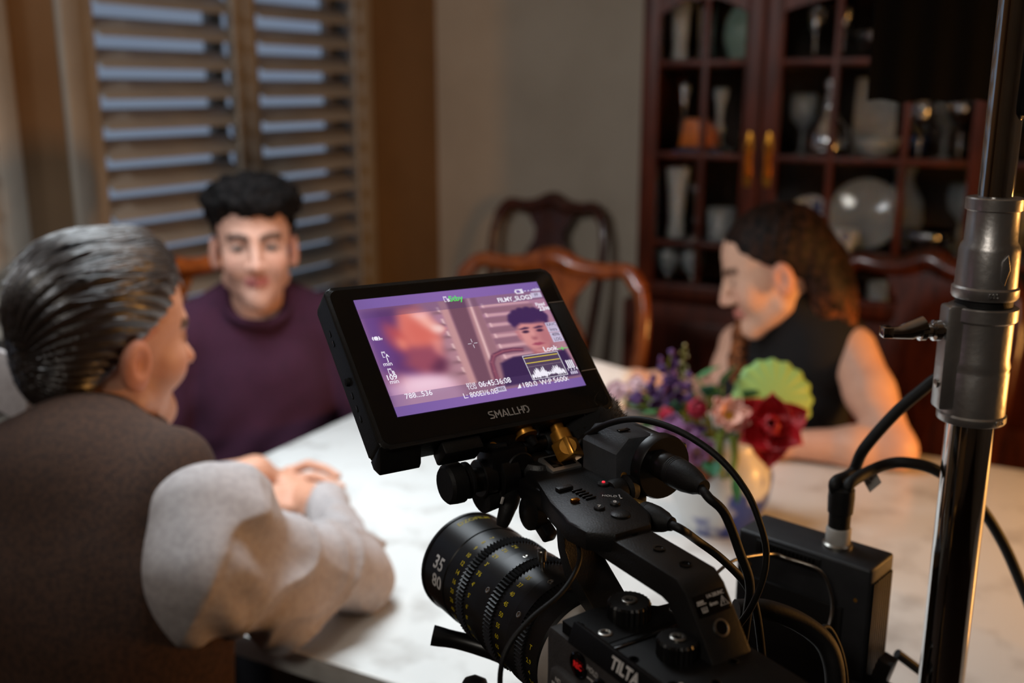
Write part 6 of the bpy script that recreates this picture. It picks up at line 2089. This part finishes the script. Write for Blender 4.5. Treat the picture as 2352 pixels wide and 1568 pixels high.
def hair3(p):
    q = ((p - H3) @ R3h) / S3
    ax_ = np.abs(q[:, 0])
    d = S_ell(q, (0, -.020, .044), (.0840, .108, .092))
    d = smin(d, S_ell(q, (0, -.085, -.040), (.066, .050, .085)), .04)
    # face opening: forehead line slants from the parting down over the ear
    line = .078 - 1.15 * np.maximum(0, .080 - q[:, 2])
    line = np.where(q[:, 2] < .012, np.minimum(line, -.012 - .2 * (.012 - q[:, 2])), line)
    d = smax(d, q[:, 1] - np.maximum(line, -.050), .010)
    d = smax(d, -(q[:, 2] + .13), .02)
    d = smax(d, -S_ell(np.abs(q * np3((1, 0, 0))) + q * np3((0, 1, 1)), (.086, -.004, -.012), (.018, .028, .036)), .006)
    g = np.sin(q[:, 1] * 230 + q[:, 2] * 70 + 4 * fbm(q, 18, 3)) * .0007 + np.sin(q[:, 1] * 420 - q[:, 2] * 90 + 4 * fbm(q, 22, 6)) * .0004
    d = d * S3
    # lengths behind the shoulder
    A = np3(at(1882, 610, 2.06)); B = np3(at(1905, 690, 2.03)); Cc = np3(at(1935, 735, 2.00)); D_ = np3(at(1880, 722, 2.00))
    t = S_chain(p, [A, B, Cc], [.060, .052, .030], .02)
    t = smin(t, S_chain(p, [B, D_], [.045, .028], .02), .02)
    d = smin(d, t, .03)
    # lock falling in front on the far side
    d2 = S_chain(p, [np3(at(1735, 690, 2.13)), np3(at(1705, 770, 2.12)), np3(at(1698, 830, 2.10)), np3(at(1690, 872, 2.08))], [.020, .022, .022, .012], .01)
    d = np.minimum(d, d2)
    w = .0020 * np.sin(p[:, 0] * 190 + p[:, 2] * 60 + 6 * fbm(p, 20, 3)) + .003 * fbm(p, 45, 5)
    return d + g + w * np.clip((1.08 - p[:, 2]) * 12, 0, 1)
hm3 = sdf_mesh('hair', hair3, H3 + np3((-.18, -.16, -.30)), H3 + np3((.24, .18, .17)), .0030)
V = verts_of(hm3)
stk = np.clip(.5 + .5 * np.sin(V[:, 0] * 150 + V[:, 2] * 60 + 6 * fbm(V, 20, 3)), 0, 1)[:, None]
low = np.clip((H3[2] - .02 - V[:, 2]) / .10, 0, 1)[:, None]  # warm lamplight on the lower curls, painted into the hair colour
set_vcol(hm3, np3(lin(46, 28, 20)[:3]) * (1 - low) + np3(lin(158, 92, 50)[:3]) * low + stk * np3((.005, .003, .002)))
wm.put('hair', hm3, M['hair_soft'])
b = MB()
ep = (np3((.081, -.006, -.046)) * S3) @ R3h.T + H3
b.sphere(tuple(ep), .0055, 12, 8)
wm.put('earring', b.mesh('earring'), M['earring'])
h_ = mid3 - f3 * .05; h_[2] = .575
legs(wm, h_, np3((-.42, -.78, 0)), r3)

# ================================================================== flowers, vase, paper
VB = at(1640, 1236, 1.5); 
k_ = (TZ - CAM_H) / (VB.z - CAM_H); VB = Vector((0, 0, CAM_H)) + (VB - Vector((0, 0, CAM_H))) * k_
VY = VB.y + .055
M['vaseblue'] = mat('blue_painted_porcelain', lin(212, 212, 210), .34, col2=lin(52, 70, 146), scale=13, detail=3, ramp=(.49, .55), coat=.1)
VX_ = VB.x * VY / VB.y * 1.012
vase = thing('flower_vase', 'squat blue and white porcelain vase full of flowers on the table', 'vase', (VX_, VY, TZ + .0005))
b = MB(); b.lathe([(.001, 0), (.046, 0), (.050, .006), (.052, .012), (.066, .045), (.070, .075), (.064, .100), (.052, .115), (.050, .122), (.060, .140), (.057, .140), (.046, .122), (.048, .112), (.060, .098), (.064, .07), (.05, .02), (.001, .012)], n=40)
b.build('bowl', M['vaseblue'], vase)
vase.scale = (1.22, 1.22, 1.22)
VT = Vector((VX_, VY, TZ + .150))
M['stem'] = mat('green_stem', lin(118, 128, 40), .6, col2=lin(96, 112, 36), scale=60)
M['leaf'] = mat('green_leaf', lin(74, 128, 66), .55, col2=lin(48, 96, 52), scale=40)
M['leaf_dark'] = mat('deep_green_leaf', lin(42, 104, 70), .55, col2=lin(30, 78, 54), scale=40)
M['leaf_big'] = mat('pale_variegated_leaf', lin(150, 190, 110), .5, col2=lin(196, 176, 60), scale=9, ramp=(.5, .72))
M['red'] = mat('red_petal', lin(196, 22, 30), .5, col2=lin(150, 8, 20), scale=26)
M['rose'] = mat('rose_petal', lin(196, 34, 66), .5, col2=lin(158, 16, 46), scale=26)
M['peach'] = mat('peach_petal', lin(238, 190, 170), .55, col2=lin(226, 160, 142), scale=22)
M['pollen'] = mat('yellow_centre', lin(206, 168, 60), .7, col2=lin(186, 140, 40), scale=90, bump=.5)
M['purple'] = mat('purple_floret', lin(98, 62, 118), .6, col2=lin(72, 40, 90), scale=30)
M['mauve'] = mat('mauve_petal', lin(160, 112, 156), .6, col2=lin(130, 84, 130), scale=30)
M['palepink'] = mat('pale_pink_petal', lin(236, 206, 208), .55, col2=lin(222, 184, 190), scale=30)
M['cream'] = mat('cream_bud', lin(196, 188, 140), .6, col2=lin(172, 164, 116), scale=40)
M['brown'] = mat('dusky_brown_petal', lin(150, 96, 70), .6, col2=lin(118, 70, 52), scale=30)


def petal(L, W, cup, curl, tip=.35, nu=7, nv=5):
    """petal grown along +y from the origin; cup bends edges up, curl bends the end"""
    V, Fc = [], []
    for i in range(nu + 1):
        u_ = i / nu
        w_ = W * (math.sin(math.pi * min(1, u_ * .92 + .08)) ** .7) * (1 - tip * u_ ** 3)
        for j in range(nv + 1):
            v_ = j / nv * 2 - 1
            z = cup * v_ * v_ * W + curl * u_ * u_ * L
            V.append((v_ * w_, u_ * L, z))
    n_ = nv + 1
    for i in range(nu):
        for j in range(nv):
            Fc.append((i * n_ + j, i * n_ + j + 1, (i + 1) * n_ + j + 1, (i + 1) * n_ + j))
    me = bpy.data.meshes.new('petal')
    me.from_pydata(V, [], Fc)
    me.polygons.foreach_set('use_smooth', [True] * len(me.polygons))
    return me


def add_petal(me, m, root, R, off=(0, 0, 0), sc=1.0, name='petal', thick=.0012):
    me2 = me
    if not me2.materials: me2.materials.append(m)
    o = bpy.data.objects.new(name, me2)
    COL.objects.link(o); o.parent = root
    o.matrix_local = Matrix.Translation(off) @ R.to_4x4() @ Matrix.Scale(sc, 4)
    md = o.modifiers.new('thickness', 'SOLIDIFY'); md.thickness = thick; md.offset = 0
    return o


def stem_to(root, head_w, r=.0026, bend=.02, m='stem'):
    """stem from the vase mouth to the flower head; root sits at the head"""
    p0 = VT + Vector(((head_w.x - VT.x) * .25, (head_w.y - VT.y) * .25, -.06)) - head_w
    p1 = VT + Vector(((head_w.x - VT.x) * .35, (head_w.y - VT.y) * .35, .01)) - head_w
    MB().tube(smooth_path([p0, p1, p1 * .45 + Vector((0, 0, bend)), Vector((0, 0, 0))], 6), r, 8).build('stem', M[m], root)


def face_to(az, el):
    """rotation taking +z to the direction az (from +Y clockwise), elevation el"""
    d_ = Vector((math.sin(az) * math.cos(el), math.cos(az) * math.cos(el), math.sin(el)))
    return d_.to_track_quat('Z', 'Y').to_matrix()


def flower(name, label, px, py, Y, mname, rings, az, el, centre=None, group='flowers in the vase', stem_r=.0026, stem=True):
    """rings: (count, length, width, cup, curl, tilt, offset)"""
    hw = at(px, py, Y)
    root = thing(name, label, 'flower', hw, 0, group)
    R0 = face_to(az, el)
    for ci, (cnt, L, W, cup, curl, tilt, ph) in enumerate(rings):
        me = petal(L, W, cup, curl); me.materials.append(M[mname])
        for k in range(cnt):
            a = 2 * math.pi * (k + ph) / cnt + random.uniform(-.08, .08)
            Rr = R0 @ Matrix.Rotation(a, 3, 'Z') @ Matrix.Rotation(tilt + random.uniform(-.1, .1), 3, 'X')
            add_petal(me, M[mname], root, Rr, (0, 0, 0), random.uniform(.92, 1.08))
    if centre:
        b = MB(); b.sphere((0, 0, 0), (centre[0], centre[0], centre[0] * .55), 14, 8, R0); b.build('flower_centre', M[centre[1]], root)
    if stem: stem_to(root, hw, stem_r)
    return root


A = math.radians
flower('amaryllis', 'big deep red flower with broad pointed petals, front right of the bouquet', 1768, 985, 1.50, 'red',
       [(3, .062, .030, .5, .10, A(28), 0), (3, .068, .032, .4, -.12, A(10), .5), (3, .045, .022, .5, .25, A(58), .2)], A(190), A(25), None, stem_r=.0035)
flower('ranunculus', 'round crimson ranunculus left of the peach flower', 1595, 946, 1.54, 'rose',
       [(7, .026, .016, .8, .35, A(30), 0), (6, .022, .014, .9, .45, A(50), .3), (5, .017, .011, 1, .5, A(66), .1), (4, .012, .008, 1, .5, A(78), .5)], A(175), A(30), (.005, 'rose'))
flower('anemone', 'peach flower with a wide ring of petals and yellow centre', 1672, 957, 1.50, 'peach',
       [(9, .034, .014, .4, .15, A(14), 0), (9, .028, .012, .4, .25, A(26), .5)], A(175), A(35), (.014, 'pollen'))
flower('pink_bud', 'small rose pink bud on the left of the crimson ranunculus', 1528, 962, 1.54, 'rose', [(5, .018, .010, .9, .5, A(62), 0), (4, .014, .008, 1, .5, A(76), .4)], A(180), A(50))
flower('mauve_flower', 'drooping mauve flower low on the left of the bouquet', 1545, 1005, 1.50, 'mauve', [(6, .036, .018, .4, -.2, A(5), 0), (5, .026, .013, .5, .1, A(30), .4)], A(200), A(15), (.008, 'pollen'))
flower('mauve_flower', 'mauve flower hanging over the vase rim behind the microphone plug', 1600, 1035, 1.49, 'mauve', [(6, .030, .015, .4, -.2, A(5), 0), (5, .022, .011, .5, .1, A(30), .4)], A(180), A(0), (.007, 'pollen'))
flower('brown_flower', 'dusky brown flower just above the vase rim', 1618, 1068, 1.49, 'brown', [(6, .026, .014, .4, .1, A(10), 0), (5, .020, .010, .5, .1, A(35), .4)], A(180), A(10), (.007, 'pollen'))
flower('dark_flower', 'small dark plum flower under the peach flower', 1590, 1000, 1.52, 'purple', [(6, .024, .012, .4, .1, A(10), 0), (5, .018, .009, .5, .1, A(35), .4)], A(180), A(20), (.005, 'leaf_dark'))
flower('pale_carnation', 'pale pink carnation at the far left of the bouquet beside the monitor', 1418, 905, 1.62, 'palepink', [(8, .026, .013, .6, .2, A(25), 0), (7, .022, .011, .7, .3, A(50), .4), (5, .015, .008, .8, .4, A(72), .2)], A(190), A(40))
flower('pale_carnation', 'pale pink carnation between the woman’s hand and the purple spike', 1462, 890, 1.64, 'palepink', [(8, .020, .010, .6, .2, A(25), 0), (7, .017, .009, .7, .3, A(50), .4)], A(190), A(45))


def spike(name, label, px0, py0, px1, py1, Y, m, cnt, r, fl, spread):
    """upright flower spike: florets along a stem"""
    base = at(px0, py0, Y); tip = at(px1, py1, Y)
    root = thing(name, label, 'flower', base, 0, 'flowers in the vase')
    stem_to(root, base, .0022)
    MB().tube([(0, 0, 0), tip - base], [.0020, .0010], 6).build('spike_axis', M['stem'], root)
    me = petal(fl, fl * .5, .5, .2); me.materials.append(M[m])
    for k in range(cnt):
        t = k / (cnt - 1)
        c_ = (tip - base) * t
        a = k * 2.4
        off = Vector((math.cos(a), math.sin(a), .15)) * spread * (1 - .6 * t)
        Rb = off.to_track_quat('Z', 'Y').to_matrix()
        fr_ = bpy.data.objects.new('floret', None); 
        b = MB()
        for j in range(5):
            Rr = Rb @ Matrix.Rotation(2 * math.pi * j / 5, 3, 'Z') @ Matrix.Rotation(A(30), 3, 'X')
            V = [Rr @ v.co for v in me.vertices]
            V = [v * (1 - .45 * t) + c_ + off for v in V]
            b.add(V, [tuple(p.vertices) for p in me.polygons])
        b.build('floret', M[m], root, True, 60)
    return root


spike('stock_flower', 'tall dark purple flower spike at the back left of the bouquet', 1520, 905, 1540, 815, 1.60, 'purple', 12, 0, .016, .016)
spike('stock_flower', 'broad purple flower cluster low on the left of the bouquet', 1490, 935, 1525, 880, 1.58, 'purple', 12, 0, .019, .022)
spike('stock_flower', 'purple flower cluster in front of the tall purple spike', 1545, 920, 1565, 860, 1.57, 'purple', 10, 0, .018, .018)
spike('bud_spike', 'thin cream bud spike rising above the purple flowers', 1566, 885, 1572, 795, 1.62, 'cream', 12, 0, .007, .006)


def leaf(label, px, py, Y, L, W, az, el, roll, m='leaf', name='leaf_stem'):
    hw = at(px, py, Y)
    root = thing(name, label, 'leaf', hw, 0, 'leaves in the bouquet')
    d_ = Vector((math.sin(az) * math.cos(el), math.cos(az) * math.cos(el), math.sin(el)))
    Rr = d_.to_track_quat('Y', 'Z').to_matrix() @ Matrix.Rotation(roll, 3, 'Y')
    me = petal(L, W, .25, -.12, .6, 9, 5)
    me.materials.append(M[m])
    add_petal(me, M[m], root, Rr, name='blade', thick=.0008)
    stem_to(root, hw, .0018)
    return root


# one big round pleated leaf
hw = at(1780, 912, 1.58)
bl = thing('begonia_leaf', 'large round pale green pleated leaf behind the red flower', 'leaf', hw, 0, None)
V, Fc = [], []
nr, na = 7, 64
Rb = face_to(A(172), A(25))
for i in range(nr + 1):
    for j in range(na + 1):
        a = -math.pi * .97 + 2 * math.pi * .97 * j / na
        r_ = .064 * i / nr * (1 + .03 * math.sin(a * 16) * i / nr)
        z = .0015 * math.sin(a * 16) * i / nr - .010 * (i / nr) ** 2
        V.append(Rb @ Vector((r_ * math.sin(a) * 1.05, -r_ * math.cos(a) * -1, z)))
for i in range(nr):
    for j in range(na):
        q = i * (na + 1) + j
        Fc.append((q, q + 1, q + na + 2, q + na + 1))
me = bpy.data.meshes.new('blade'); me.from_pydata([tuple(v) for v in V], [], Fc)
lo_ = link('blade', me, M['leaf_big'], bl, True); md = lo_.modifiers.new('thickness', 'SOLIDIFY'); md.thickness = .0012
stem_to(bl, hw, .003)
for i, (lab, px, py, Y, L, W, az, el, m) in enumerate((
        ('bright green leaf cluster beside the furry microphone', 1450, 935, 1.56, .040, .018, 200, 30, 'leaf'),
        ('light green leaf just right of the furry microphone', 1475, 950, 1.54, .034, .015, 150, 20, 'leaf'),
        ('dark green leaf under the pink bud', 1550, 955, 1.55, .036, .015, 190, 60, 'leaf_dark'),
        ('blue-green leaf above the crimson ranunculus', 1625, 912, 1.56, .036, .017, 170, 50, 'leaf_dark'),
        ('tall green leaf standing at the back centre of the bouquet', 1660, 880, 1.60, .040, .016, 130, 60, 'leaf_dark'),
        ('arching green leaf tip between the spike and the woman', 1600, 870, 1.62, .045, .007, 90, 35, 'leaf'),
        ('pale green leaf between peach flower and big round leaf', 1715, 915, 1.56, .036, .016, 160, 40, 'leaf'),
        ('green leaf low over the vase rim', 1632, 1060, 1.48, .034, .016, 180, -20, 'leaf_dark'),
        ('narrow green leaf hanging in front of the vase', 1690, 1090, 1.46, .045, .008, 175, -70, 'leaf'),
        ('small olive leaf under the purple cluster', 1500, 975, 1.54, .030, .012, 220, 10, 'leaf'))):
    leaf(lab, px, py, Y, L, W, A(az), A(el), .3 * (i % 3 - 1), m)
# thick pale stems in front
for i, (px, py) in enumerate(((1655, 995), (1685, 1000))):
    hw = at(px, py, 1.50)
    st_ = thing('tulip_stalk', ('left' if i == 0 else 'right') + ' of two thick yellow-green stalks below the peach flower', 'flower', hw, 0, 'thick stalks')
    MB().tube(smooth_path([Vector((0, 0, 0)), at(px - 2 + 4 * i, 1060, 1.495) - hw, at(1662 + 8 * i, 1105, 1.50) - hw], 5), [.0065, .0065, .0062, .006, .006, .0058, .0055, .005, .0045, .004, .003], 10).build('stalk', M['stem'], st_)

# paper the woman holds and a sheet on the table
M['paper'] = mat('white_paper', lin(232, 226, 220), .8, col2=lin(224, 218, 212), scale=60)
pp = at(1395, 900, 2.10)
b = MB()
V, Fc = [], []
for i in range(9):
    for j in range(7):
        x = (i / 8 - .5) * .20; y = (j / 6 - .5) * .14
        V.append((x, y, .010 * math.sin(i * .5) + .05 * (j / 6) ** 2 * .5))
for i in range(8):
    for j in range(6):
        q = i * 7 + j; Fc.append((q, q + 1, q + 8, q + 7))
me = bpy.data.meshes.new('paper_sheet'); me.from_pydata(V, [], Fc)
po = link('paper_sheet', me, M['paper'], None, True)
po.location = at(1330, 905, 2.08); po.rotation_euler = (A(38), A(4), A(-20)); md = po.modifiers.new('thickness', 'SOLIDIFY'); md.thickness = .0006
setp(po, 'white paper sheet held in the woman’s hand behind the monitor', 'paper')
